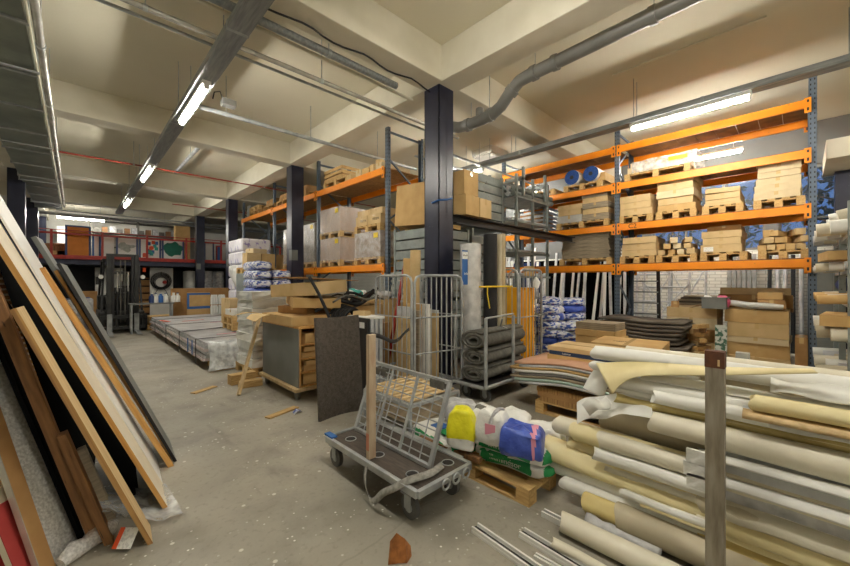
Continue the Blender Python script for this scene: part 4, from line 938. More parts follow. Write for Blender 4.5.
cm = [m_card2, m_alu, m_ply, m_greywood, m_alu, m_card, m_whiteb, m_ply, m_alu, m_card2, m_greywood, m_alu]
rg = random.Random(21)
for k in range(12):
    x = 3.0+.054*k; t = thing('upright_board', 'upright board standing in the wire cage, %s from the left' % ['first','second','third','fourth','fifth','sixth','seventh','eighth','ninth','tenth','eleventh','twelfth'][k], 'board', (x, 3.5+.05*(k % 3), .192)); h = rg.uniform(.82,1.05)
    MB().box(-.022,.022,-.13,.13,0,h).build('board_body', cm[k], t, bevel=.002)
t = thing('cardboard_tube', 'wide pale cardboard offcut standing high in the wire cage before the pillar', 'cardboard', (3.42,3.78,.192)); MB().tube([(0,0,0),(.04,0,1.74)], .075, 14).build('tube_body', m_card2, t); MB().box(-.19,-.08,-.02,.0,0,1.62).build('side_flap', m_card, t)
t = thing('red_ladder', 'red folding step frame behind the wire cage', 'ladder', (3.5,4.12,0)); b = MB(); b.bar((-.35,0,0),(.06,0,1.75),.03,.05); b.build('ladder_rail', m_red, t); MB().bar((.42,0,0),(.1,0,1.75),.03,.05).build('ladder_rail', m_red, t)
for k in range(5): z = .3*k+.3; MB().bar((-.35+.41*z/1.75,0,z),(.42-.32*z/1.75,0,z),.02,.03).build('rung', m_alu, t)
t = thing('black_strap', 'black strap slung from the timber post to the wire cage', 'strap', (1.52,2.14,1.1)); n = 14
pa, pb = Vector((0,0,0)), Vector((1.36,1.12,-.2)); A = []; B = []
for i in range(n+1): u = i/n; p = pa.lerp(pb,u)+Vector((0,0,-.08*math.sin(PI*u)+.015*math.sin(u*9))); A.append(p); B.append(p+Vector((0,0,.035)))
MB().sheet(A,B,.004).build('strap_body', m_black, t)
t = thing('panel_frame_stack', 'white topped grey frame pack standing behind the wire cage on the left', 'frame pack', (2.74,3.92,0)); b = MB()
for k in range(4): b.box(-.16+.07*k,-.115+.07*k,-.2,.2,0,1.02)
b.build('frame_body', m_alu, t); MB().box(-.17,.12,-.21,.21,1.02,1.05).build('white_top', m_whiteb, t)
t = thing('black_monitor_box', 'thin black panel with white mark beside the speckled mat', 'panel', (2.52,3.72,0)); MB().box(-.02,.02,-.14,.14,0,1.05).build('panel_body', m_black, t); MB().box(-.024,-.02,-.08,.02,.93,1.0).build('white_mark', m_whiteb, t)
# tall rolls behind
def vroll(x, y, r, h, m, name, lab, core=True, lean=(0,0)):
    t = thing(name, lab, 'roll', (x,y,0)); b = MB(); b.tube([(0,0,0),(lean[0]*.5,lean[1]*.5,h*.5),(lean[0],lean[1],h)], r, 24); b.build('roll_body', m, t)
    if core: MB().tube([(lean[0],lean[1],h),(lean[0],lean[1],h+.004)], r*.4, 14).build('core_hole', m_ink, t)
    return t
t = vroll(4.03,3.25,.15,2.02,m_foil,'foil_roll','tall silver foil insulation roll in front of the nearest pillar')
b = MB(); b.box(-.25,-.1,-.06,-.055,1.45,1.92); b.box(-.25,-.1,-.0605,-.06,1.8,1.9,1); o = b.build('blue_label', [m_blue, m_sticker], t)
words('label_text', 'ISOLATIE', .03, m_ink, (-.175,-.062,1.85), FACE_NY, t); words('label_text', 'info', .05, m_sticker, (-.175,-.062,1.6), FACE_NY, t)
vroll(4.36,3.15,.1,2.18,m_rub,'black_roll','tall black roll right of the foil roll')
vroll(4.6,3.18,.06,2.2,m_beige,'beige_roll','slim tall beige roll right of the black roll'); vroll(4.73,3.2,.055,2.22,mat('pale_beige_card',(196,182,150),(180,166,134),.8),'beige_roll','slim tall beige roll nearest the yellow panels')
t = thing('yellow_strap', 'bright yellow strap stretched round the black and beige rolls', 'strap', (4.0,3.05,1.42)); MB().tube([(-.02,.0,0),(.3,-.02,.0),(.78,.0,.0)], .014, 6).build('strap_body', m_yellow, t); MB().tube([(.13,-.02,0),(.1,-.04,-.1),(.14,-.05,-.3)], .008, 6).build('strap_tail', m_yellow, t)
# second cage with amber panels
t = thing('roll_cage', 'wire cage holding bright yellow panels right of the beige rolls', 'roll cage', (5.15,3.3,0))
cage_panel(t, (4.86,3.62), (4.86,3.0), .2, 1.68, 6); cage_panel(t, (4.88,2.98), (5.55,2.98), .2, 1.68, 7); cage_panel(t, (5.57,3.0), (5.57,3.62), .2, 1.68, 6)
MB().box(4.84,5.6,2.96,3.64,.15,.19).build('cage_base', m_galv, t, world=True); castors(t, ((4.92,3.05),(5.5,3.05),(4.92,3.56),(5.5,3.56)))
for k in range(5):
    t = thing('yellow_board', 'tall yellow panel standing in the wire cage, %s from the left' % ['first','second','third','fourth','fifth'][k], 'panel', (4.95+.1*k,3.2,.192)); MB().box(-.035,.035,-.18,.3,0,1.2-.03*(k%2)).build('panel_body', m_amber, t)
t = thing('white_bag', 'small white plastic bag tied high on the wire cage', 'bag', (5.3,2.95,1.5)); MB().tube([(0,0,-.1),(0,-.02,-.02),(0,0,.06)], [.05,.06,.02], 10).build('bag_body', m_bagwhite, t)
# felt rolls on a steel cart
t = thing('steel_trolley', 'low steel trolley with upright hoops carrying the charcoal felt', 'trolley', (4.0,2.85,0))
b = MB(); b.tube([(3.42,2.62,.2),(4.6,2.62,.2)], .025, 8); b.tube([(3.42,3.08,.2),(4.6,3.08,.2)], .025, 8); b.tube([(3.42,2.62,.2),(3.42,3.08,.2)], .025, 8); b.tube([(4.6,2.62,.2),(4.6,3.08,.2)], .025, 8); b.build('trolley_frame', m_galv, t, world=True)
MB().box(3.43,4.59,2.63,3.07,.2,.215).build('trolley_deck', m_black, t, world=True)
for x, h in ((3.42,1.05),(4.02,1.05)): MB().tube([(x,2.6,.2),(x,2.6,h)], .022, 8).build('hoop_post', m_galv, t, world=True)
MB().tube([(3.42,3.06,.2),(3.42,3.1,.6),(3.42,3.08,1.05)], .012, 6).build('hoop_wire', m_galv, t, world=True); MB().tube([(3.42,2.6,1.05),(4.02,2.6,1.07)], .012, 6).build('hoop_wire', m_galv, t, world=True)
castors(t, ((3.55,2.7),(4.45,2.7),(3.55,3.0),(4.45,3.0)), .075)
for k in range(3):
    z = .225+.205*k; ln = ['bottom','middle','topmost'][k]
    t = thing('felt_roll', '%s folded charcoal felt roll on the steel trolley' % ln, 'felt roll', (3.5+.03*(k%2), 2.86, z)); A = []; B = []; h = .19 if k < 2 else .23; w_ = .2
    # spiral fold cross-section extruded along x
    n = 40
    for i in range(n+1):
        a = 2.35*2*PI*i/n; rr_ = .28+.72*i/n
        A.append((0, w_*rr_*math.cos(a), h/2+.0+(h/2)*rr_*math.sin(a))); B.append((1.02, w_*rr_*math.cos(a)+.02, h/2+(h/2)*rr_*math.sin(a)))
    MB().sheet(A,B,.03).build('felt_sheet', m_felt, t)
MB()
t = thing('grey_strap', 'thin grey strap tied over the felt rolls', 'strap', (3.8,2.62,.9)); MB().tube([(0,0,.12),(.03,.05,.02),(.1,.1,.01),(.18,.05,-.03)], .012, 6).build('strap_body', m_galv, t)
for o in COL.objects:
    if o.parent is None and (o.name.startswith('steel_trolley') or o.name.startswith('felt_roll') or o.name.startswith('grey_strap')): o.location.x += .13; o.location.y += .03
# ================================================================== board stack pallet in the middle
t0 = pallet((4.2,1.32,0), PI/2, 1.6, .8, 'new wooden pallet under the stack of boards and sheets in the middle')
for k in range(3):
    t = thing('chipboard_sheet', '%s brown chipboard sheet in the stack on the new pallet' % ORD[k], 'panel', (4.2,1.34+.01*(k%2),.146+.052*k)); MB().box(-.4,.4,-.72,.72+.02*(k%3),0,.05).build('panel_body', m_card3 if k % 2 else m_plyedge, t)
sheets = [(m_silver,'silver grey'),(mat('mint_sheet',(186,212,200),(170,196,186),.5),'pale mint'),(m_greywood,'grey'),(mat('dark_grey_sheet',(112,108,104),(96,92,88),.7),'dark grey'),(m_whiteb,'white'),(m_card,'brown card'),(m_silver,'light silver'),(mat('salmon_card',(216,170,140),(204,158,128),.7),'salmon brown')]
for k, (m, nm) in enumerate(sheets):
    wavy_sheet('flexible_sheet', '%s flexible sheet in the sagging layers above the chipboard, layer %s' % (nm, ['one','two','three','four','five','six','seven','eight'][k]), 'sheet', 4.17, 1.42+.03*(k % 3), .305+.032*k, 1.75+.06*(k%3), .86, m, .07, .026, 1.3)
carton((4.25,1.6,.575), PI/2, .95,.5,.07,'long brown carton lying above the flexible sheets', m_card)
t = carton((4.25,1.6,.647), PI/2, .92,.47,.045,'narrow carton with dark blue printed side and white lettering', mat('navy_print',(40,62,96)), tape=False)
words('printed_text', 'Lemmer', .03, m_sticker, (.25,.2365,.022), (PI/2,0,PI), t)
carton((4.25,1.6,.694), PI/2, .95,.49,.05,'uppermost brown carton on the boards in the middle stack', m_card2)
# ================================================================== profile shelves beyond the pillar
t = thing('profile_rack', 'grey shelf rack of metal profiles beyond the nearest pillar', 'shelf rack', (7.05,4.4,0))
for x in (-.55,.1,.75):
    for y in (-.35,.4): MB().box(x-.025,x+.025,y-.025,y+.025,0,3.7).build('rack_post', m_stil, t)
PS = (.6,1.15,1.6,2.1,2.75,3.25)
for z in PS:
    b = MB(); b.box(-.6,.8,-.4,-.36,z-.04,z); b.box(-.6,.8,.39,.43,z-.04,z); b.box(-.6,.8,-.36,.39,z-.012,z); b.build('rack_shelf', m_stil, t)
for zi, z in enumerate(PS):
    for k in range(5 if zi < 5 else 0):
        g = thing('metal_profile', 'metal profile lying on the %s shelf of the grey profile rack' % ['lowest','second','middle','fourth','fifth','top'][zi], 'profile', (7.05+.0, 4.12+.13*k, z+.001), group='profiles on the %s shelf of the profile rack' % ['lowest','second','middle','fourth','fifth','top'][zi])
        if k % 2: MB().tube([(-.6-.05*(k%3),0,.035),(.9,0,.035)], .033, 10).build('profile_body', m_alu, g)
        else: MB().box(-.66,.88,-.04,.04,0,.05).build('profile_body', m_alu, g, bevel=.004)
for k in range(11):
    g = thing('metal_pipe', 'long metal pipe bundled high above the profile rack', 'pipe', (6.6,4.1+.125*(k % 6),3.31+.11*(k//6)), group='pipes bundled above the profile rack'); MB().tube([(-.15,0,0),(1.5,0,.0)], .052, 14).build('pipe_body', m_alu if k % 2 else m_stil, g)
t = thing('pipe_cradle', 'grey steel cradle holding the high bundle of pipes', 'cradle', (7.05,4.4,3.252)); b = MB()
for x in (-.4,.5): b.box(x-.03,x+.03,-.45,.45,.33,.38); b.box(x-.03,x+.03,-.45,-.4,0.01,.6); b.box(x-.03,x+.03,.4,.45,.01,.6)
b.box(-.4,.5,-.02,.02,.335,.375); b.build('cradle_frame', m_stil, t)
bag((6.9,4.0,1.152),.2,.5,.35,.22,'crumpled grey plastic bundle on the second shelf of the profile rack', m_baggrey, seed=31, name='plastic_bundle')
carton((6.75,3.9,1.602),.5,.3,.2,.2,'small brown carton hanging over the middle shelf of the profile rack', m_card)
# ================================================================== boards leaning on the left
def lean(name, lab, cat, bx, by, tx, ty, w, th, m, L=None, edge=None, group=None, rz=.06):
    """board whose near lower corner stands where the sight line (bx,by) meets the floor and whose near edge rises through the sight line (tx,ty); w away from the camera, turned by rz"""
    P = at(bx, by, Z=0); u = (tx-425)/F; r = (sn+cs*u, cs-sn*u, (281-ty)/F); nn = (math.sin(rz), math.cos(rz))
    tt = (nn[0]*P.x+nn[1]*P.y)/(nn[0]*r[0]+nn[1]*r[1]); Q = Vector((r[0]*tt, r[1]*tt, EYE+r[2]*tt)); d = Q-P
    ln = L if L else d.length; ang = math.atan2(math.hypot(d.x, d.y), d.z)
    t = thing(name, lab, cat, P, rot=(0, -ang, -rz))
    b = MB(); b.box(-th, 0, 0, w, 0, ln); b.build(name.split('_')[-1]+'_face', m, t, bevel=.0015)
    if edge:
        MB().box(-th-.0005, .0005, -.004, 0, 0, ln).build('edge_band', edge, t)
    return t, ln
lean('orange_plank','orange timber plank leaning outermost beside the black edged board','plank',174,466,44,267,.06,.035,m_oak)
lean('dark_board','black edged grey board leaning farthest from the camera','board',177,461,60,263,.5,.02,m_greyb,edge=m_black)
lean('orange_plank','thin orange timber strip leaning between the outer plank and the black edged board','plank',173,457,57,270,.05,.02,m_oak)
lean('grey_board','grey board standing out above the black edged board','board',172,452,36,236,.3,.03,m_greyb)
lean('black_board','black sheet standing in for shadow between the plywood plank and cream board','board',140,502,4,300,1.0,.015,m_void,L=2.2)  # black sheet added where only shadow darkens the floor between the boards
lean('white_board','tall white board leaning behind the cream board','board',163,484,33,268,.5,.012,m_whiteb,L=2.9)
lean('blue_strip','thin blue strip leaning between the cream board and the white board','strip',156,473,0,222,.025,.02,m_blue,L=2.6)
lean('cream_board','wide cream board with orange wooden near edge, leaning','board',169,509,30,290,.4,.024,m_creamb,L=2.7,edge=m_oak)
lean('plywood_plank','plywood plank with square cut top, leaning in front of the cream board','plank',153,543,16,308,.2,.022,m_ply,edge=m_plyedge)
lean('brown_beam','dark brown weathered timber leaning at the middle of the pile','timber',103,543,0,293,.06,.05,m_brownwood,L=2.3)
lean('brown_plank','short brown plank leaning beside the dark timber','plank',114,543,66,434,.08,.04,m_brownwood)
lean('pale_batten','short pale batten leaning in the shadow behind the short brown plank','batten',116,518,85,448,.06,.04,m_greywood)
lean('gap_dark_sheet','large black sheet added to darken the gaps behind the whole pile','sheet',86,546,0,345,1.6,.02,m_void,L=2.5)  # added backing; its black stands in for the darkness in the pile's gaps
# group nearer the camera
t,ln = lean('insulation_board','thick cream insulation board with ragged perforated edge, wrapped in bubble film','board',50,566,0,425,.26,.05,m_creamb,L=2.2,rz=.7)
b = MB(); rg = random.Random(4)
for k in range(60): z = .1+2.0*k/60; b.box(.0005,.003,.235-rg.uniform(0,.012),.258,z,z+.02)
b.build('perforated_edge', m_plyedge, t); b = MB()
for z, h in ((.3,.22),(.56,.05),(.68,.12)): b.box(.003,.0045,.205+.02*z,.225,z,z+h)
b.build('torn_hole', m_ink, t)
A = []; B = []
for k in range(18):
    z = -.0+.135*k; d = .02*noise.noise(Vector((z*3,0,1))); A.append((.012+d,-.03+.02*math.sin(z*5),z)); B.append((.02-d,.19+.03*math.sin(z*4+.5)-.05*(z/2.4),z))
f = thing('bubble_wrap','loose bubble wrap hanging over the insulation board and spilling on the floor','bubble wrap', t.location, rot=t.rotation_euler[:]); MB().sheet(A,B,.004).build('wrap_sheet', m_bubble, f)
pts = [(.0,-.02,.03),(.05,.02,.05),(.1,.06,.04),(.15,.1,.06),(.2,.13,.04),(.23,.18,.04)]
P = t.location; MB().tube([(P.x+.04+x,P.y+y-.05,z) for x,y,z in pts], [.03,.05,.04,.06,.045,.02], 10).build('floor_spill', m_bubble, f, world=True)
lean('metal_edge_board','brown faced board with bright metal edge, leaning left of the bubble wrap','board',44,580,-12,420,.07,.03,m_card3,L=2.1,edge=m_chrome,rz=.7)
t,_ = lean('red_white_board','cream and red board leaning at the lower left corner','board',22,590,-40,440,.14,.03,m_creamb,L=1.9,rz=.7)
MB().box(.0005,.004,0,.14,0,.42).build('red_lower_part', mat('faded_red', (176,62,58), (160,52,50), .6), t)
lean('red_board','bright red board edge leaning at the extreme lower left','board',2,592,-50,470,.06,.03,mat('bright_red', (190,34,34), None, .5),L=1.8,rz=.7)
# plastic bag at the feet
t = thing('plastic_bag','clear plastic bag with an orange and white label at the feet of the boards','plastic bag', at(128,520,Z=0))
o = t.location; g = []; n = 12
for i in range(n+1):
    row = []
    for j in range(n+1):
        u, v = i/n, j/n; x = -.16+.42*u; y = -.16+.5*v
        z = .02+.15*max(0,1-abs(u-.1)*1.6)*(1-v*.3)+.03*noise.noise(Vector((u*4,v*4,0))); row.append((x-.02*v, y-.05*u, max(.004,z)))
    g.append(row)
b = MB(); b.add([p for r_ in g for p in r_], [(i*(n+1)+j, (i+1)*(n+1)+j, (i+1)*(n+1)+j+1, i*(n+1)+j+1) for i in range(n) for j in range(n)], 0, True); b.build('film_sheet', film_mat('milky_film', .42, bscale=12), t)
P1, P2, P3, P4 = at(131,533,Z=.03), at(124,546,Z=.01), at(108,548,Z=.03), at(118,530,Z=.1)
ctr = at(126,538,Z=.06)
lb = MB(); M3 = Matrix.Rotation(-YAW,3,'Z') @ Matrix.Rotation(-.7,3,'X'); lb.cbox((0,0,0),(.1,.002,.1),M3); lb.cbox(M3 @ Vector((-.04,-.002,0)),(.025,.002,.1),M3,1)
lab = lb.build('paper_label', [m_sticker, m_orange_s], t); lab.location = ctr-o
# ================================================================== mesh trolley in the foreground
t = thing('platform_trolley', 'galvanised platform trolley with dark wooden deck standing in the aisle', 'trolley', (1.74,2.18,0))
x0,x1,y0,y1 = 1.48,1.98,1.6,2.69; z = .215
b = MB()
for (p,q) in (((x0,y0,z),(x1,y0,z)),((x1,y0,z),(x1,y1,z)),((x1,y1,z),(x0,y1,z)),((x0,y1,z),(x0,y0,z))): b.bar(p,q,.03,.045)
b.build('trolley_frame', m_galv, t, world=True, bevel=.003)
# deck with oval grip holes
dk = MB(); dk.box(x0+.016,x1-.016,y0+.016,y1-.016,z-.005,z+.012); deck = dk.build('wooden_deck', mat('dark_deck', (84,74,66), (62,56,50), .7, scale=9, stretch=(6,1,1)), t, world=True)
for (hx,hy) in ((1.6,1.78),(1.6,2.15),(1.6,2.52),(1.88,1.72),(1.88,2.6)):
    c = MB(); c.tube([(hx,hy,z+.0125),(hx,hy,z+.0135)], .038, 20); h = c.build('hand_hole', m_ink, deck); h.parent = t; h.data.transform(world_of(t).inverted())
    c = MB(); c.tube([(hx+.042*math.cos(a),hy+.042*math.sin(a),z+.0135) for a in [2*PI*q/20 for q in range(20)]], .004, 5, closed=True); c.build('hole_rim', m_galv, h)
    h.children[0].data.transform(world_of(t).inverted())
castors(t, ((1.53,1.72),(1.91,1.72),(1.53,2.62),(1.91,2.62)), .075)
for k in range(3):
    yy = y0-.03; c = MB(); c.tube([(1.7+.1*k+.032*math.cos(a),yy,z-.01+.032*math.sin(a)) for a in [2*PI*q/16 for q in range(16)]], .008, 6, closed=True); c.build('coupling_ring', m_galv, t, world=True)
# second deck behind
for (p,q) in (((x1+.03,y0+.1,z),(x1+.03,y1,z)),): MB().bar(p,q,.03,.03).build('side_rail', m_galv, t, world=True)
# leaning mesh panel
t = thing('wire_mesh_panel', 'steel wire mesh panel leaning back on the foreground trolley', 'mesh panel', (1.72,2.19,z+.013))
def pm(u, v): return Vector((1.725+.2*v, 1.74+.9*u, z+.03+.53*v))
ang = math.atan2(.2,.53)
for p,q in ((pm(0,0),pm(0,1)),(pm(1,0),pm(1,1))): MB().bar(p,q,.03,.025).build('side_frame', m_galv, t, world=True)
for v in (0,1): MB().bar(pm(0,v),pm(1,v),.025,.025).build('cross_frame', m_galv, t, world=True)
b = MB()
for k in range(1,10): b.tube([pm(0,k/10),pm(1,k/10)], .0045, 6)
for k in range(1,8): b.tube([pm(k/8,0),pm(k/8,1)], .005, 6)
b.build('wire_grid', m_galv, t, world=True)
for u in (.36,.7): MB().tube([pm(u,0), pm(u,1)], .011, 8).build('vertical_stay', m_galv, t, world=True)
MB().box(1.9,1.96,2.45,2.6,z+.47,z+.53).build('dark_bracket', m_felt, t, world=True); MB().box(1.9,1.96,1.78,1.92,z+.5,z+.56).build('dark_bracket', m_felt, t, world=True)
t = thing('timber_post', 'pale upright timber post strapped at the trolley front edge', 'post', (1.52,2.13,z+.024)); MB().box(-.03,.03,-.018,.018,0,.88).build('post_body', mat('pale_post', (196,178,152), (176,150,124), .8, scale=8, stretch=(3,3,.6)), t, bevel=.003); MB().box(-.0315,-.03,-.016,.016,.06,.18).build('red_smudge', mat('red_smudge', (196,130,104), None, .8), t)
t = thing('grey_strap', 'grey webbing strap drooping off the front edge of the trolley', 'strap', (1.5,1.95,.2))
cp = [(1.60,2.2,.34),(1.50,2.12,.25),(1.425,2.06,.14),(1.41,2.0,.06),(1.40,1.92,.05),(1.41,1.84,.13),(1.43,1.74,.2),(1.5,1.68,.245),(1.64,1.64,.25),(1.78,1.66,.25)]
def smooth(P, n=6):
    P = [Vector(p) for p in P]; out = []
    for i in range(len(P)-1):
        a, b, c, d = P[max(i-1,0)], P[i], P[i+1], P[min(i+2,len(P)-1)]
        for k in range(n): u = k/n; out.append(.5*((2*b)+(c-a)*u+(2*a-5*b+4*c-d)*u*u+(3*b-a-3*c+d)*u**3))
    return out+[P[-1]]
sp = smooth(cp); MB().sheet([p for p in sp],[p+Vector((.018,.05,.016)) for p in sp],.003).build('webbing', mat('grey_webbing', (150,148,140), (120,118,112), .8, scale=40), t, world=True)
t = thing('blue_strap', 'short blue strap end on the far corner of the trolley', 'strap', (1.5,2.66,z+.03)); MB().cbox((0,0,.0),(.05,.12,.012)).build('strap_body', m_blue, t)
# flat mesh shelf stack behind the trolley
t = thing('slatted_shelf', 'low slatted shelf trolley with pale boards behind the mesh panel', 'trolley', (2.45,2.75,0)); b = MB()
sx0,sx1,sy0,sy1 = 2.15,2.8,2.42,3.12
for k in range(8): y = sy0+.04+.088*k; b.box(sx0+.02,sx1-.02,y,y+.05,.4,.415)
b.build('shelf_slats', m_ply, t, world=True); b = MB()
for p,q in (((sx0,sy0,.38),(sx1,sy0,.38)),((sx1,sy0,.38),(sx1,sy1,.38)),((sx1,sy1,.38),(sx0,sy1,.38)),((sx0,sy1,.38),(sx0,sy0,.38))): b.bar(p,q,.03,.03)
b.build('shelf_frame', m_galv, t, world=True)
for x in (sx0,sx1):
    for y in (sy0,sy1): MB().bar((x,y,.11),(x,y,.39),.025,.025).build('leg', m_galv, t, world=True)
MB().box(sx0+.02,sx1-.02,sy0+.02,sy1-.02,.2,.22).build('lower_deck', m_greywood, t, world=True)
castors(t, ((sx0+.03,sy0+.05),(sx1-.03,sy0+.05),(sx0+.03,sy1-.05),(sx1-.03,sy1-.05)), .045)
# ================================================================== bag pallet
pallet((2.49,1.75,0), PI/2, 1.0, .66, 'worn wooden pallet carrying the white and green bags', False, hs=.78)
zb = .1135
def gbag(x, y, z, rz, lab, seed, blue=False):
    t = bag((x,y,z), rz, .62, .40, .105, lab, m_bagwhite, seed=seed, name='plaster_bag', pw=5, bands=((1,-1,-1,m_green),))
    me = [c for c in t.children][0].data
    for p in me.polygons:
        c = p.center
        if abs(c.y) > .16 and -.24 < c.x < .17 and .012 < c.z < .085: p.material_index = 1
        if c.x > .26 and .015 < c.z < .1 and c.y < .1: p.material_index = 1
    w_ = words('printed_text', 'illumindsor', .058, m_sticker, (-.03,-.2055,.05), (PI/2,0,0), t)
    MB().box(.3235,.3245,.05,.12,.03,.09).build('blue_code_print', m_blue, t)
    return t
gbag(2.5,1.52,zb,PI/2+PI+.0+.1,'white and green plaster bag, lower of the two at the near end of the pallet',3)
gbag(2.49,1.53,zb+.098,PI/2+PI+.16,'white and green plaster bag, upper of the two at the near end of the pallet',8)
t = gbag(2.34,2.13,zb,PI/2+PI-.15,'white and green plaster bag with blue square, at the far end of the pallet',12)
MB().cbox((-.08,-.03,.108),(.13,.12,.006)).build('blue_square', m_blue, t); MB().cbox((.06,-.05,.106),(.13,.12,.006)).build('green_square', m_green, t)
bag((2.58,1.92,zb), .3, .4,.34,.12,'white bag lying between the plaster bags on the pallet', m_bagwhite, seed=70, name='plaster_bag')
# standing sacks on top
bag((2.27,1.37,zb+.185), .35, .24,.29,.19,'crumpled blue bag with white and pink print on top of the near plaster bags', m_bagblue, seed=21, bands=((1,.12,.26,m_pink),), name='blue_bag', pw=5.5, pinch=.25)
t = bag((2.25,1.6,zb+.185), .2, .2,.22,.25,'white crumpled sack with red print left of the blue bag', m_bagwhite, seed=33, name='white_sack', pw=5.5, pinch=.5); MB().cbox((-.098,-.02,.12),(.004,.08,.09)).build('red_print', m_pink, t)
MB().tube(smooth([(-.1,-.02,.17),(-.05,-.04,.245),(.04,-.06,.24),(.1,-.09,.12)]), .014, 6).build('grey_strap_band', m_baggrey, t)
bag((2.17,1.84,zb+.11), .5, .19,.22,.29,'bright yellow bag standing behind the white sack', m_bagyellow, seed=41, bands=((2,.0,.3,m_bagwhite),), name='yellow_bag', pw=5, pinch=.6)
bag((2.5,2.12,zb+.1), .9, .42,.3,.22,'grey and white plastic bag heaped at the back of the pallet', m_baggrey, seed=51, name='grey_bag')
bag((2.5,1.86,zb+.12), .3, .26,.24,.2,'dark banded white bag behind the yellow bag', m_bagwhite, seed=55, bands=((0,.3,.6,m_felt),), name='white_bag')
bag((2.56,1.62,zb+.19), .3, .3,.26,.14,'white bag with handle loop behind the blue bag', m_bagwhite, seed=58, name='white_bag')
bag((2.62,1.4,zb+.19), .3, .2,.34,.09,'pale empty bag crumpled at the right of the blue bag', m_bagwhite, seed=61, name='white_bag')
t = thing('timber_batten', 'dark timber batten lying along the aisle side of the bag pallet', 'batten', (2.14,1.95,.15)); MB().cbox((0,0,.02),(.05,.6,.035),Matrix.Rotation(.08,3,'Z')).build('batten_body', m_brownwood, t)
# ================================================================== pile of rolls on the right
def roll(px, py, th, m, lab, X=2.45, Yend=-.75, flat=1.0, name='material_roll', cat='roll', wr=.12, seed=0, dz=0, dx=0, core=True, taper=1.0, yend_px=None, n=26):
    P = at(px, py, X=X); dist = P.x*sn+P.y*cs; r = th*dist/F/2; Ye = yx(yend_px, X) if yend_px else Yend
    z0_ = max(P.z, r*flat+.004); t = thing(name, lab, cat, (X, P.y, z0_-r*flat)); L = P.y-Ye; nu = 26; nv = 34; vs = []; fs = []
    for i in range(nv+1):
        s = i/nv; y = -L*s; tp = 1+(taper-1)*s
        for j in range(nu):
            a = 2*PI*j/nu; d = 1+wr*noise.noise(Vector((math.cos(a)*1.2+seed, math.sin(a)*1.2, y*1.3+seed)))+wr*.35*noise.noise(Vector((math.cos(a)*4+seed, math.sin(a)*4, y*2.2)))
            if i == 0: d *= .985
            vs.append((r*d*tp*math.cos(a)+dx*s, y+(0.012*math.sin(a*2+seed) if i == 0 else 0), r*flat*(1+d*tp*math.sin(a))+dz*s+.012*math.sin(s*5+seed)*s*(1-s)))
    for i in range(nv):
        for j in range(nu): fs.append((i*nu+j, (i+1)*nu+j, (i+1)*nu+(j+1) % nu, i*nu+(j+1) % nu))
    b = MB(); b.add(vs, fs, 0, True); b.add(vs[-nu:], [tuple(range(nu))]); 
    # spiral wound end face
    ring = [vs[:nu]]
    for q, (k, dep) in enumerate(((.86,0),(.84,-.012),(.7,-.012),(.68,0),(.5,0),(.48,-.014),(.34,-.014),(.32,-.002))):
        ring.append([( (v[0])*k, -.002+dep if dep else v[1]*.5, r*flat+(v[2]-r*flat)*k) for v in vs[:nu]])
    for q in range(len(ring)-1): b.add(ring[q]+ring[q+1], [(j, (j+1) % nu, nu+(j+1) % nu, nu+j) for j in range(nu)], 0)
    b.add(ring[-1], [tuple(range(nu))], 1)
    b.build('rolled_sheet', [m, m_ink], t)
    return t
def strip(px, py, pyb, m, lab, X=2.45, Yend=-.75, th=.008, name='flat_sheet', cat='sheet', wave=.01, seed=0, yend_px=None, drop=0, lean_=.05):
    """a long sheet seen edge on in the pile: top at py, lower edge at pyb"""
    A0 = at(px, py, X=X); B0 = at(px, pyb, X=X); t = thing(name, lab, cat, (X, A0.y, B0.z)); Ye = yx(yend_px, X) if yend_px else Yend; L = A0.y-Ye; h = A0.z-B0.z; A = []; B = []
    for i in range(25):
        s = i/24; d = wave*noise.noise(Vector((s*6, seed, 0))); A.append((lean_+d, -L*s, h+drop*s+d)); B.append((d*.5, -L*s, drop*s-d))
    MB().sheet(A, B, th).build('sheet_body', m, t); return t
rolls = [
 (594,352,13,m_white,'topmost long white roll on the pile behind the steel post',2.55,dict(taper=1.15,seed=1)),
 (592,365,9,m_white,'short white roll end just under the topmost roll',2.6,dict(yend_px=700,seed=2)),
 (613,380,12,m_white,'second long white roll, below the cream sheet',2.47,dict(taper=1.1,seed=3)),
 (614,388,6,m_white,'thin white roll hugging the underside of the second long white roll',2.47,dict(seed=4)),
 (655,397,12,m_white,'white roll starting right of the brown ended bundle',2.42,dict(seed=5,yend_px=770)),
 (617,398,13,m_yellowish,'flattened tan bundle between the two groups of white rolls',2.5,dict(flat=.75,seed=6)),
 (652,421,20,m_offwhite,'largest ivory roll, sweeping across behind the middle of the post',2.42,dict(taper=1.2,seed=7,wr=.06)),
 (557,424,17,m_offwhite,'short grey white roll end at the left tip of the pile',2.5,dict(yend_px=640,seed=8)),
 (574,430,19,m_cream,'cream roll end beside the short grey white roll',2.46,dict(flat=.9,seed=9)),
 (600,439,15,m_offwhite,'pale grey roll under the ivory roll, left of the post',2.42,dict(seed=10)),
 (547,447,27,m_cream,'big fanned cream bundle at the left tip of the pile',2.5,dict(flat=.8,seed=11,wr=.25)),
 (595,453,12,m_white,'white roll lying over the fanned cream bundle',2.40,dict(seed=12,yend_px=712)),
 (546,464,10,m_white,'slim white roll below the fanned cream bundle',2.46,dict(seed=13)),
 (563,481,13,m_white,'white roll above the large yellowed roll, end toward the bag pallet',2.42,dict(seed=14)),
 (622,492,8,m_white,'thin white roll along the top of the large yellowed roll',2.38,dict(seed=15,yend_px=712)),
 (587,505,25,m_yellowish,'large yellowed roll low in the pile',2.38,dict(seed=16,flat=.85,wr=.2)),
 (618,541,26,m_beige,'beige roll on the floor right of the loose bright roll',2.36,dict(seed=17)),
]
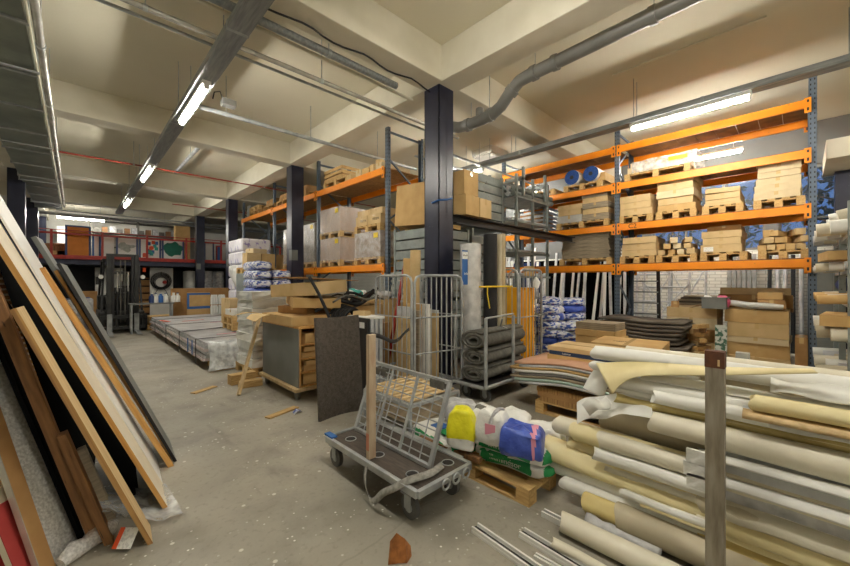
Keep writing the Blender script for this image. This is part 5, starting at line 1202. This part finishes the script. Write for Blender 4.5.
for a in rolls: roll(a[0],a[1],a[2],a[3],a[4],X=a[5],**a[6])
roll(563,529,19,m_offwhite,'loose glossy pale roll lying on the floor in front of the pile',X=2.1,seed=18,wr=.03,Yend=.05)
roll(553,552,10,m_offwhite,'small pale offcut roll on the floor before the loose glossy roll',X=1.93,seed=19,wr=.03,yend_px=620)
strip(583,516,524,m_baggrey,'thin grey tray sheet wedged above the floor rolls',X=2.25,yend_px=660)
# cream sheet with drooping triangular flap
t = thing('cream_sheet', 'cream sheet draped over the pile with a drooping triangular flap at its left end', 'sheet', at(600,368,X=2.44))
o = t.location; pts_t = [at(596,363,X=2.5),at(640,362,X=2.5),at(720,367,X=2.45),at(812,369,X=2.42)]; pts_b = [at(612,394,X=2.38),at(636,377,X=2.40),at(720,375,X=2.40),at(818,373,X=2.40)]
MB().sheet(smooth(pts_t,8), smooth(pts_b,8), .006).build('sheet_body', m_cream, t, world=True)
# crumpled white sheets on left side
t = thing('crumpled_sheet', 'crumpled white sheet bunched at the left of the pile under the tan bundle', 'sheet', at(600,405,X=2.5)); vs = []; fs = []; n = 18
for i in range(n+1):
    for j in range(9):
        u, v = i/n, j/8; p = at(577+75*u, 402+22*v-9*math.sin(u*2.5), X=2.5-.08*v); d = noise.noise(Vector((u*4,v*2,3)))*.03; vs.append((p.x+d, p.y+d*.6, p.z+d*.7))
for i in range(n):
    for j in range(8): a = i*9+j; fs.append((a, a+9, a+10, a+1))
b = MB(); b.add(vs, fs, 0, True); b.build('sheet_body', m_white, t, world=True)
t = thing('folded_sheet', 'white sheet with curled corner beside the tan bundle', 'sheet', at(588,395,X=2.42)); MB().sheet(smooth([at(582,404,X=2.4),at(590,398,X=2.38),at(600,400,X=2.42),at(606,396,X=2.44)]), smooth([at(590,416,X=2.4),at(598,410,X=2.36),at(608,410,X=2.4),at(612,404,X=2.42)]), .005).build('sheet_body', m_white, t, world=True)
t = thing('folded_sheet', 'white flap hanging over the board stack beside the top rolls', 'sheet', at(590,385,X=2.6)); MB().sheet(smooth([at(597,366,X=2.62),at(590,375,X=2.62),at(583,388,X=2.62)]), smooth([at(612,380,X=2.6),at(606,390,X=2.6),at(604,399,X=2.6)]), .005).build('sheet_body', m_white, t, world=True)
# right of the post
roll(752,402,16,m_cream,'cream roll wrapped in clear plastic at the upper right of the pile',X=2.40,seed=20,wr=.12)
strip(742,408,416,m_silver,'silver edged strip under the plastic wrapped cream roll',X=2.38,seed=2,drop=0)
t = strip(742,412,416.5,m_ply,'long pale timber batten slanting under the silver strips',X=2.35,th=.02,seed=3,name='timber_batten',cat='batten',wave=0)
roll(700,399,11,m_white,'white roll end bundled in clear film right of the post',X=2.46,seed=21,yend_px=None)
strip(652,402,406,m_cream,'thin cream sheet edge above the ivory roll',X=2.46,seed=4)
roll(725,432,13,m_beige,'beige roll behind the ivory roll at the far right',X=2.5,seed=22,Yend=-.75)
rights = [(700,452,9,m_silver,'silver white roll right of the post, directly under the ivory roll'),(700,463,14,m_beige,'beige roll right of the post, under the silver white one'),(700,476,15,m_offwhite,'taupe roll at the middle right of the pile'),(700,487,7,m_white,'narrow white edged roll across the middle right'),(700,501,20,m_beige,'broad taupe roll below the narrow white edged roll'),(700,519,14,m_offwhite,'pale roll under the broad taupe roll at the lower right'),(700,541,26,m_yellowish,'yellow brown bundle at the lower right beside the post'),(700,566,22,m_beige,'beige bundle at the bottom right of the pile')]
for k, (px,py,th,m,lab) in enumerate(rights): roll(px,py,th*.95,m,lab,X=2.42-.012*(k % 2),seed=30+k,wr=.1)
strip(716,457,461,m_white,'bright white sheet edge sweeping right from the post',X=2.34,seed=8,th=.012)
strip(722,480,486,m_white,'second bright sheet edge sweeping right from the post, lower',X=2.33,seed=9,th=.014)
for k, (px,a,b_,m,lab,X,ye) in enumerate([
 (640,446,455,m_cream,'cream sheet edge fanned out under the pale grey roll',2.40,None),(566,437,446,m_cream,'cream sheet fold left of the pale grey roll',2.44,640),(556,455,462,m_white,'white sheet edge under the fanned cream bundle',2.43,690),
 (604,462,470,m_offwhite,'pale folded sheet between the slim white rolls',2.40,712),(640,498,506,m_cream,'cream fold along the upper side of the yellowed roll',2.35,None),(600,520,534,m_yellowish,'yellow flap sagging under the large yellowed roll',2.34,None),
 (716,448,470,m_silver,'broad silver sheet curving right of the post',2.36,None),(716,466,496,m_baggrey,'broad grey sheet sagging right of the post, middle',2.37,None),(716,498,515,m_offwhite,'pale sheet fold right of the post, below the grey one',2.35,None),
 (716,512,530,m_cream,'cream sheet fold right of the post, low down',2.34,None),(716,536,556,m_yellowish,'yellow sheet at the bottom right beside the post',2.33,None),(650,394,402,m_white,'white sheet edge above the brown ended bundle',2.40,None),
 (640,374,379,m_white,'white sheet edge under the cream draped sheet',2.44,None),(770,380,392,m_white,'white sheet behind the plastic wrapped cream roll',2.43,None)]):
    strip(px,a,b_,m,lab,X=X,yend_px=ye,seed=40+k,wave=.02,th=.006,lean_=.07)
# wall of buried rolls
k = 0
for (x, z, r, y) in ((2.62,.12,.11,.85),(2.86,.12,.12,1.0),(3.12,.12,.12,.9),(2.66,.34,.11,.9),(2.9,.36,.12,.95),(3.15,.36,.12,.85),(2.66,.57,.11,.95),(2.9,.6,.12,.9),(3.15,.6,.12,1.0),(2.68,.79,.10,.9),(2.92,.82,.1,.85),(3.14,.82,.1,.9),(2.72,.955,.06,.8),(2.95,.97,.05,.9)):
    t = thing('material_roll', 'pale roll buried deep in the middle of the pile', 'roll', (x,y,z-r), group='rolls buried inside the pile'); b = MB(); b.tube([(0,0,r),(0,-.6,r+.004),(0,-1.9,r)], r, 20); b.build('rolled_sheet', [m_beige,m_offwhite,m_cream][k%3], t); k += 1
# steel stanchion and cradle
t = thing('steel_post', 'rusty topped steel post holding back the pile of rolls', 'post', (2.2,.285,0)); b = MB(); b.box(-.03,.03,-.036,.036,0,1.165); b.build('post_body', mat('brushed_post', (158,150,134), (122,112,94), .5, metal=.1, scale=9, stretch=(3,3,.5)), t, bevel=.003)
MB().box(-.0312,.0312,-.0372,.0372,1.09,1.167).build('rust_patch', mat('rust', (104,62,36), (70,46,34), .8, scale=18), t); MB().box(-.033,-.031,-.02,-.012,1.1,1.13).build('paint_chip', m_card2, t)
t = thing('steel_post', 'second steel post at the back of the pile of rolls', 'post', (3.36,.285,0)); MB().box(-.03,.03,-.036,.036,0,1.0).build('post_body', m_galv, t)
for k, (y0_, z0_) in enumerate(((452,0),(464,0),(476,0))):
    p = at(698-3*(k%2), y0_+6, X=2.27); t = thing('clear_clip', ['upper','middle','lower'][k]+' milky plastic film end clipped beside the post', 'plastic clip', p); MB().box(-.0,.02,-.05,.05,-.04,.035).build('clip_body', m_bagwhite, t, bevel=.003); MB().box(-.004,.0,-.045,-.04,-.04,.035).build('clip_edge', m_galv, t)
# floor tracks
for k, (a, b_, w_, lab) in enumerate((((475,530),(560,590),.065,'long white curtain rail profile on the floor, nearest the aisle'),((522,535),(600,583),.065,'white rail profile on the floor, middle of the three'),((543,515),(578,533),.045,'short white rail profile poking out beside the glossy roll'),((535,560),(575,583),.03,'white rail end at the bottom edge of the picture'))):
    P, Q = at(*a, Z=0), at(*b_, Z=0); t = thing('rail_profile', lab, 'rail profile', P); d = Q-P; s = Vector((d.y,-d.x,0)).normalized()
    b = MB(); b.bar((0,0,.008),d+Vector((0,0,.008)),w_,.016); b.bar(s*w_*.38+Vector((0,0,.024)),d+s*w_*.38+Vector((0,0,.024)),.012,.02); b.bar(-s*w_*.38+Vector((0,0,.024)),d-s*w_*.38+Vector((0,0,.024)),.012,.02); b.build('profile_body', m_whiteb, t)
    MB().bar((0,0,.019),d*.98+Vector((0,0,.019)),w_*.3,.006).build('dark_slot', m_ink, t)
t = thing('cardboard_scrap', 'torn orange brown cardboard scrap standing on the floor at the bottom edge', 'scrap', at(403,562,Z=0)); 
MB().sheet([(-.07,.04,0),(-.03,0,.01),(.01,-.02,.0),(.06,.0,.0)],[(-.04,.06,.1),(-.02,.03,.15),(.02,.01,.11),(.08,.03,.03)],.004,smooth=False).build('scrap_body', mat('scrap_orange', (176,112,56), (128,78,38), .8, scale=20), t)
# ================================================================== mezzanine
MY = 18.45; MX0, MX1 = -3.1, 7.6
struct('mezzanine_floor', MB().box(MX0, MX1, MY, 24.1, 2.12, 2.36), mat('mezzanine_deck', (60,64,84), (50,54,70), .7), 'dark blue mezzanine floor across the far end', 'mezzanine')
t = thing('guard_rail', 'red steel guard rail along the mezzanine edge', 'railing', (2, MY, 2.36)); 
MB().box(MX0, MX1, MY-.1, MY-.04, 2.3, 2.44).build('bottom_rail', m_red, t, world=True); MB().box(MX0, MX1, MY-.08, MY-.04, 3.18, 3.25).build('top_rail', m_red, t, world=True); MB().box(MX0, MX1, MY-.07, MY-.05, 3.32, 3.35).build('upper_rail', m_red, t, world=True)
for k in range(7): x = -.6+1.35*k-1.35*0; MB().box(x-.035,x+.035,MY-.085,MY-.035,2.44,3.34).build('rail_post', m_red, t, world=True)
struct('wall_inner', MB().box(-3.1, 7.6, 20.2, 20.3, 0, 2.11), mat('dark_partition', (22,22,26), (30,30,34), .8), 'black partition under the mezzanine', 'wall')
def mx(px, Y): return at(px, 281, Y=Y).x
def framed(x0p, x1p, zt, lab, face, frame, Y=18.9, name='framed_board', extra=None, z0=2.37, tilt=0):
    a, b_ = mx(x0p, Y), mx(x1p, Y); t = thing(name, lab, 'board', ((a+b_)/2, Y, z0)); h = (b_-a)/2; H = zt-z0; f = .06
    MB().box(-h+f,h-f,0,.03,f,H-f).build('board_face', face, t); q = MB(); q.box(-h,h,-.01,.04,0,f); q.box(-h,h,-.01,.04,H-f,H); q.box(-h,-h+f,-.01,.04,f,H-f); q.box(h-f,h,-.01,.04,f,H-f); q.build('board_frame', frame, t)
    if extra: extra(t, h, H)
    return t
framed(65,91,3.55,'orange pinboard in a dark blue frame on the mezzanine', m_orangeprint, m_bluedark, Y=18.6)
framed(92,101,3.3,'narrow white board with blue frame right of the orange pinboard', m_whiteb, m_blue)
framed(101.5,114,3.25,'plain white board on the mezzanine behind the rail', m_whiteb, m_whiteb)
def blot(t, h, H):
    b = MB(); n = 18; b.add([(-.05+(.26+.1*math.sin(3*a)+.05*math.sin(7*a))*math.cos(a), -.004, H*.52+(.17+.06*math.sin(4*a))*math.sin(a)) for a in [2*PI*k/n for k in range(n)]], [tuple(range(n))]); b.build('grey_map_print', mat('grey_green_print', (150,160,150), (186,190,184), .7, scale=9), t)
framed(116,138,3.3,'white board with grey blotchy drawing in a blue frame', m_whiteb, m_bluedark, extra=blot)
def coll(t, h, H):
    rg = random.Random(2); b = MB()
    for k in range(14): x = rg.uniform(-h+.1,h-.2); z = rg.uniform(.1,H-.25); b.box(x,x+.12,-.004-.0002*k,-.002,z,z+.14,k % 3)
    b.build('pasted_pictures', [m_blue, m_orange_s, m_teal], t)
framed(139,161,3.3,'white board with small coloured pictures in a blue frame', m_whiteb, m_bluedark, extra=coll)
def grn(t, h, H):
    b = MB(); n = 22; b.add([((.36+.04*math.sin(5*a))*math.cos(a), -.004, H*.55+(.3+.05*math.sin(6*a))*math.sin(a)) for a in [2*PI*k/n for k in range(n)]], [tuple(range(n))]); b.build('green_print', mat('deep_green', (0,110,86), (0,96,76), .6), t)
framed(162,184,3.3,'white board with big dark green shape in a blue frame', m_whiteb, m_bluedark, extra=grn)
framed(204,214,3.3,'white board behind the rail right of the far pillar', m_whiteb, m_bluedark)
framed(216,222,3.15,'small red and blue picture behind the rail end', m_blue, m_red)
t = thing('brown_cabinet','brown box standing high behind the boards near the far pillar','box',(mx(182,19.6),19.6,2.37)); MB().box(-.28,.28,-.2,.2,0,1.6).build('cabinet_body', m_card, t)
t = thing('storage_shelf','dark shelf of small equipment against the back of the mezzanine','shelf',(mx(138,22.5),22.5,2.37)); b = MB(); w_ = 1.7
for z in (.05,.7,1.35,1.9): b.box(-w_,w_,-.2,.3,z,z+.04)
for x in (-w_,0,w_): b.box(x-.03,x+.03,-.2,.3,0,2.0)
b.build('shelf_frame', m_felt, t)
for k in range(12):
    g = thing('equipment_box', 'small dark box on the mezzanine storage shelf', 'box', (mx(138,22.5)-1.5+.27*k,22.4,2.37+1.392), group='boxes on the mezzanine shelf'); MB().box(-.1,.1,-.1,.1,0,.18+.06*(k%3)).build('box_body', [m_felt,m_brownwood,m_baggrey][k%3], g)
for (a,b_,zt,l) in ((57,76,3.95,'white partition panel at the back of the mezzanine, left'),(77,112,3.9,'wide pale grey partition panel at the back of the mezzanine')):
    t = thing('partition_board', l, 'panel', ((mx(a,23)+mx(b_,23))/2,23,2.37)); h = (mx(b_,23)-mx(a,23))/2; MB().box(-h,h,0,.06,0,zt-2.37).build('panel_body', m_whiteb if a < 60 else m_wall, t)
t = thing('wall_cabinet','white box cabinet right of the far pillar on the mezzanine','cabinet',(mx(212,21),21,2.37)); MB().box(-.7,.7,-.2,.3,0,1.55).build('cabinet_body', m_whiteb, t)
bag((mx(206,19.3),19.3,2.37),0,.5,.4,.6,'grey cloth bundle on the mezzanine right of the far pillar', m_baggrey, seed=88, name='cloth_bundle', cat='bundle')
bag((mx(56,19.2),19.2,2.37),0,.9,.4,.55,'mottled brown bundle on the mezzanine at the left end', m_brownwood, seed=90, name='cloth_bundle', cat='bundle')
pipe('conduit','long conduit run above the mezzanine','conduit',[(-3,20.5,4.2),(8,20.5,4.2)],.04,m_galv,[(x,20.5,4.2,(1,0,0)) for x in (0,3,6)])
pipe('conduit','second conduit run above the mezzanine, lower and darker','conduit',[(-3,19.6,4.05),(8,19.6,4.05)],.05,m_tray,[(x,19.6,4.05,(1,0,0)) for x in (1,4)])
pipe('conduit','third conduit run near the mezzanine edge','conduit',[(-.5,18.9,4.1),(8,18.9,4.1)],.025,m_galv)
# under the mezzanine
for (a,b_,zt,Y,m,l,nm,c) in ((95,123,2.05,19.9,m_whiteb,'white door behind the forklift under the mezzanine','white_door','door'),(150,173,2.08,19.5,m_whiteb,'white panel with the coiled hose under the mezzanine','hose_board','board')):
    x0_, x1_ = mx(a,Y), mx(b_,Y); t = thing(nm, l, c, ((x0_+x1_)/2,Y,0)); h = (x1_-x0_)/2; MB().box(-h,h,0,.06,0,zt).build('panel_body', m, t)
    if c == 'door': MB().box(-h+.9,-h+1.1,-.02,-.0,1.3,1.8).build('small_window', m_greyb, t); MB().box(h-.16,h-.06,-.03,0,1.0,1.1).build('door_handle', m_galv, t)
t = thing('hose_reel','coiled black hose hung on the white panel under the mezzanine','hose reel',(mx(161,19.4),19.4,1.45))
for k in range(6): r = .22+.03*k; MB().tube([(r*math.cos(a),-.02*k%.06-.06,r*math.sin(a)+.01*k) for a in [2*PI*q/24 for q in range(24)]], .014, 6, closed=True).build('hose_coil', m_rub, t)
MB().tube([(0,.0,.32),(0,-.05,.45)], .015, 6).build('hook', m_black, t)
for s in (-1,1): MB().tube(smooth([(s*.12,-.05,-.3),(s*.25,-.06,-.6),(s*.3,-.06,-.95)]), .012, 6).build('hose_tail', m_rub, t)
MB().tube([(.12,-.07,0),(.12,-.09,0)], .08, 16).build('red_centre', m_red, t)
t = thing('timber_shelf','brown timber shelf full of pieces left of the hose panel','shelf',(mx(143,19.9),19.9,0)); 
for k in range(6): MB().box(-.35,.35,-.2,.25,.3*k+.1,.3*k+.14).build('shelf_board', m_brownwood, t)
for s in (-1,1): MB().box(min(s*.35,s*.38),max(s*.35,s*.38),-.2,.25,0,2.0).build('shelf_side', m_brownwood, t)
for k in range(5): carton((mx(143,19.9),19.85,.3*k+.142),0,.5,.3,.2,'small brown box on the timber shelf, %s level' % ORD[k], m_card3, tape=False)
for k in range(3): vroll([mx(190,19.7),mx(208,19.6),mx(219,19.6)][k],[19.7,19.6,19.6][k],.24,1.95,m_baggrey if k else m_wrapwhite,'grey_roll',['pale upright roll under the mezzanine left of the far pillar','grey upright roll under the mezzanine right of the far pillar','second grey upright roll right of the far pillar'][k],lean=(0,.2))
for k in range(7):
    t = thing('carton_front','coloured carton row on the beam at the mezzanine left end, %s' % ['first','second','third','fourth','fifth','sixth','seventh'][k],'carton',(mx(58+4.6*k,18.2),18.62,2.37)); MB().box(-.14,.14,0,.25,0,.22).build('carton_body',[m_card,m_card3,m_orangeprint,m_green,m_red,m_card2,m_greyb][k],t)
# brown board and blue frames behind the panel pack
t = thing('brown_board','wide tan board standing on edge behind the wrapped panels','board',(2.95,13.5,0)); MB().box(-.82,.82,0,.04,0,1.27).build('board_body', m_card3, t)
t = framed(187,213,1.12,'tan board with blue taped border leaning on the wide tan board','','', Y=13.3) if 0 else None
a, b_ = mx(187,13.3), mx(210,13.3); t = thing('taped_board','tan board with blue taped border standing before the wide tan board','board',((a+b_)/2,13.3,0)); h = (b_-a)/2
MB().box(-h,h,0,.03,0,1.14).build('board_face', m_card, t)
q = MB(); q.box(-h,h,-.004,0,1.06,1.12); q.box(-h,h,-.004,0,.62,.7); q.box(-h,-h+.06,-.004,0,.7,1.06); q.build('blue_tape', m_blue, t)
# jugs and jars on the packs
for k, (px, m) in enumerate(((152,m_bluedark),(156,m_whiteb),(161,m_blue),(166,m_bagwhite),(174,m_bagwhite),(178,m_bagwhite))):
    x = mx(px,13.2); t = thing('plastic_jug','%s jug in the row behind the wrapped panels, %s from the left' % (['dark blue','white','blue','pale','cloudy','milky'][k],['first','second','third','fourth','fifth','last'][k]),'jug',(x,13.25,.86)); MB().tube([(0,0,0),(0,0,.18),(0,0,.22),(0,0,.26)], [.07,.07,.03,.03], 12).build('jug_body', m, t); MB().tube([(0,0,.26),(0,0,.285)], .032, 10).build('cap', m_bluedark if k % 2 else m_whiteb, t)
t = thing('low_table','low grey table behind the wrapped panels carrying jugs','table',(1.7,13.25,0)); MB().box(-.6,.45,-.18,.2,.82,.858).build('table_top', m_greyb, t)
for x in (-.55,.4):
    for y in (-.14,.16): MB().box(x-.02,x+.02,y-.02,y+.02,0,.82).build('leg', m_galv, t)
for i in range(2):
    for k in range(2):
        t = thing('water_pack','clear wrapped pack of white bottles, %s row, place %s' % (['lower','upper'][i],['one','two','three','four'][k]),'bottle pack',(2.75+.3*k,11.9,.51+.31*i) if 0 else (3.0+.2*k,12.2,.49+.31*i)); b = MB()
        for a in range(3):
            for c in range(2): b.tube([(-.06+.06*a,-.05+.1*c,.0),(-.06+.06*a,-.05+.1*c,.2),(-.06+.06*a,-.05+.1*c,.29)], [.029,.029,.014], 8)
        b.build('bottles', m_wrapwhite, t)
pallet((2.7,8.35,.49),0,.8,.7,'small pallet resting on the wrapped panels near the white stack'); pallet((2.7,8.35,.636),0,.8,.7,'second small pallet stacked on the wrapped panels')
carton((2.7,8.35,.782),.05,.7,.6,.12,'carton with white cover on the small pallets over the wrapped panels', m_whiteb)
carton((2.9,9.4,.49),0,.7,.7,.6,'plain brown carton standing on the wrapped panels under the bags', m_card2)
# ================================================================== forklift
m_fk = mat('forklift_charcoal', (44,46,46), (60,60,58), .45, metal=.3, scale=6)
t = thing('forklift', 'dark grey forklift truck facing the camera with lowered forks', 'forklift', (1.0, 13.7, 0))
for x in (-.31,.31):
    MB().box(x-.05,x+.05,-.12,.0,.08,2.26).build('mast_rail', m_fk, t, bevel=.006)
    MB().box(x*.72-.035,x*.72+.035,-.09,-.01,.1,2.2).build('inner_mast_rail', m_black, t, bevel=.004)
for z in (.3,1.0,1.7,2.2): MB().box(-.36,.36,-.02,.03,z,z+.08).build('mast_crossbar', m_fk, t)
for x in (-.12,.12): MB().tube([(x,-.04,.15),(x,-.04,1.2)], .035, 12).build('lift_cylinder', m_black, t); MB().tube([(x,-.04,1.2),(x,-.04,1.75)], .02, 12).build('cylinder_rod', m_chrome, t)
for x in (-.05,.05): MB().box(x-.012,x+.012,-.06,-.045,.3,2.1).build('lift_chain', m_felt, t)
MB().box(-.5,.5,-.19,-.13,.42,.52).build('carriage_bar', m_fk, t, bevel=.005); MB().box(-.5,.5,-.19,-.13,.12,.2).build('carriage_bar', m_fk, t, bevel=.005)
for x in (-.46,-.15,.15,.46): MB().box(x-.02,x+.02,-.17,-.14,.2,.42).build('carriage_upright', m_fk, t)
for x in (-.3,.3):
    b = MB(); b.box(x-.055,x+.055,-.235,-.19,.04,.56); b.add([(x-.055,-.235,.03),(x+.055,-.235,.03),(x+.055,-1.05,.03),(x-.055,-1.05,.03),(x-.055,-.235,.075),(x+.055,-.235,.075),(x+.055,-1.05,.04),(x-.055,-1.05,.04)], [(0,1,2,3),(7,6,5,4),(0,4,5,1),(1,5,6,2),(2,6,7,3),(3,7,4,0)]); b.build('fork', m_galv, t)
b = MB(); b.box(-.52,.52,.1,1.9,.18,.62); b.box(-.5,.5,1.2,1.95,.62,1.05); b.build('truck_body', m_fk, t, bevel=.04)
MB().box(-.35,.35,.25,.45,.62,1.15).build('dashboard', m_black, t, bevel=.02); MB().box(-.25,.25,.9,1.2,.7,1.3).build('driver_seat', m_black, t, bevel=.04)
MB().tube([(.17*math.cos(a),.55+.05*math.sin(a),1.2+.14*math.sin(a)) for a in [2*PI*k/20 for k in range(20)]], .014, 6, closed=True).build('steering_wheel', m_black, t)
for x in (-.46,.46):
    MB().bar((x,.15,.6),(x*.86,.35,2.12),.05,.05).build('guard_post', m_black, t); MB().bar((x,1.7,.95),(x*.86,1.3,2.12),.05,.05).build('guard_post', m_black, t)
b = MB(); b.box(-.42,-.37,.3,1.35,2.1,2.15); b.box(.37,.42,.3,1.35,2.1,2.15)
for k in range(6): b.box(-.4,.4,.32+.19*k,.36+.19*k,2.1,2.14)
b.build('overhead_guard', m_black, t)
for x in (-.5,.5):
    for y, r in ((.3,.26),(1.6,.22)): w_ = MB(); w_.tube([(x-.08,y,r),(x+.08,y,r)], r, 24); o = w_.build('wheel', m_rub, t); h = MB(); h.tube([(x-.085,y,r),(x+.085,y,r)], r*.5, 16); h.build('wheel_hub', m_fk, o)
for x in (-.47,.47): l_ = MB(); l_.tube([(x,.06,1.62),(x,.14,1.62)], .07, 16); o = l_.build('headlight', m_black, t); MB().tube([(x,.055,1.62),(x,.06,1.62)], .058, 16).build('lamp_glass', m_whiteb, o)
MB().tube([(.52,.2,1.78),(.52,.2,1.9)], .04, 12).build('orange_beacon', m_orange_s, t); MB().box(-.58,-.5,.12,.16,1.4,1.62).build('side_mirror', m_black, t)
for x in (.0,): MB().tube([(x-.02,-.1,1.5),(x-.02,-.14,1.1),(x+.02,-.14,.8)], .015, 6).build('hydraulic_hose', m_rub, t)
# left of the forklift
for k, (x, y, l) in enumerate(((-.05,15.2,'nearest'),(.15,15.9,'farther'))):
    t = thing('plastic_drum', 'grey wrapped drum left of the forklift, %s' % l, 'drum', (x,y,0)); MB().tube([(0,0,0),(0,0,.05),(0,0,.9),(0,0,.95)], [.26,.28,.28,.24], 20).build('drum_body', m_baggrey, t); MB().tube([(0,0,.95),(0,0,.98)], .2, 20).build('drum_lid', m_bluedark, t)
carton((.25,16.9,0),0,.6,.5,1.15,'brown carton in the dark left of the forklift', m_card3)
pallet((1.7,13.95,0) if 0 else (1.95,14.3,0),.2,.9,.8,'pallet with cartons right of the forklift'); carton((1.95,14.3,.146),.2,.7,.6,.25,'small brown carton on the pallet right of the forklift', m_card)
# ================================================================== outside
rg = random.Random(13)
struct('ground_outside', MB().box(11.3,40,-25,35,-.3,-.2), mat('outside_ground', (50,54,56), None, .9), 'dark ground outside the windows', 'ground')
for k, (x, y, l) in enumerate(((15,-1.5,'tree outside the window nearest the right end'),(16.5,2.0,'tree outside behind the carton heap window'),(15.5,5.0,'tree outside the middle window'),(17,8.5,'tree outside the farthest window'),(16,-4.5,'tree outside beyond the right corner'))):
    t = thing('garden_tree', l, 'tree', (x,y,-.2)); b = MB(); b.tube([(0,0,0),(.1,0,2),(0,.1,4.5)], [.16,.13,.06], 8)
    tips = []
    for q in range(16):
        a = rg.uniform(0,2*PI); z = rg.uniform(1.6,4.3); L = rg.uniform(.8,1.9); e = Vector((L*math.cos(a),L*math.sin(a),z+L*.5)); b.tube([(0,0,z),(e*.5+Vector((0,0,z*.5+.05))),e],[.05,.03,.012],5); tips += [e, e*.7+Vector((0,0,z*.3))]
    b.build('trunk_and_branches', m_brownwood, t); lf = MB()
    for c in tips:
        for q in range(26):
            p = c+Vector((rg.gauss(0,.4),rg.gauss(0,.4),rg.gauss(0,.35))); s = rg.uniform(.09,.17); u = Vector((rg.gauss(0,1),rg.gauss(0,1),rg.gauss(0,1))).normalized(); v = u.cross(Vector((.3,.5,.8))).normalized(); lf.add([p-u*s, p+v*s*.5, p+u*s, p-v*s*.5], [(0,1,2,3)])
    lf.build('foliage', m_reeds, t)
# ================================================================== light and view
W = bpy.data.worlds.new('world'); S.world = W; W.use_nodes = True
nt = W.node_tree; bg = nt.nodes['Background']; sky = nt.nodes.new('ShaderNodeTexSky'); sky.sky_type = 'NISHITA'; sky.sun_disc = False
sky.sun_elevation = math.radians(-2); sky.sun_rotation = math.radians(200); sky.air_density = 1; sky.ozone_density = 4
mx = nt.nodes.new('ShaderNodeMix'); mx.data_type = 'RGBA'; mx.inputs['Factor'].default_value = .75
nt.links.new(sky.outputs[0], mx.inputs['A']); mx.inputs['B'].default_value = lin((88,132,196)); nt.links.new(mx.outputs['Result'], bg.inputs[0]); bg.inputs[1].default_value = .4
S.view_settings.view_transform = 'Standard'; S.view_settings.look = 'None'; S.view_settings.gamma = 1; S.view_settings.use_curve_mapping = False
S.view_settings.exposure = 1.05
S.cycles.max_bounces = 8; S.cycles.transparent_max_bounces = 12; S.cycles.use_denoising = True; S.cycles.diffuse_bounces = 5
S.cycles.sample_clamp_indirect = 6; S.cycles.caustics_reflective = False; S.cycles.caustics_refractive = False
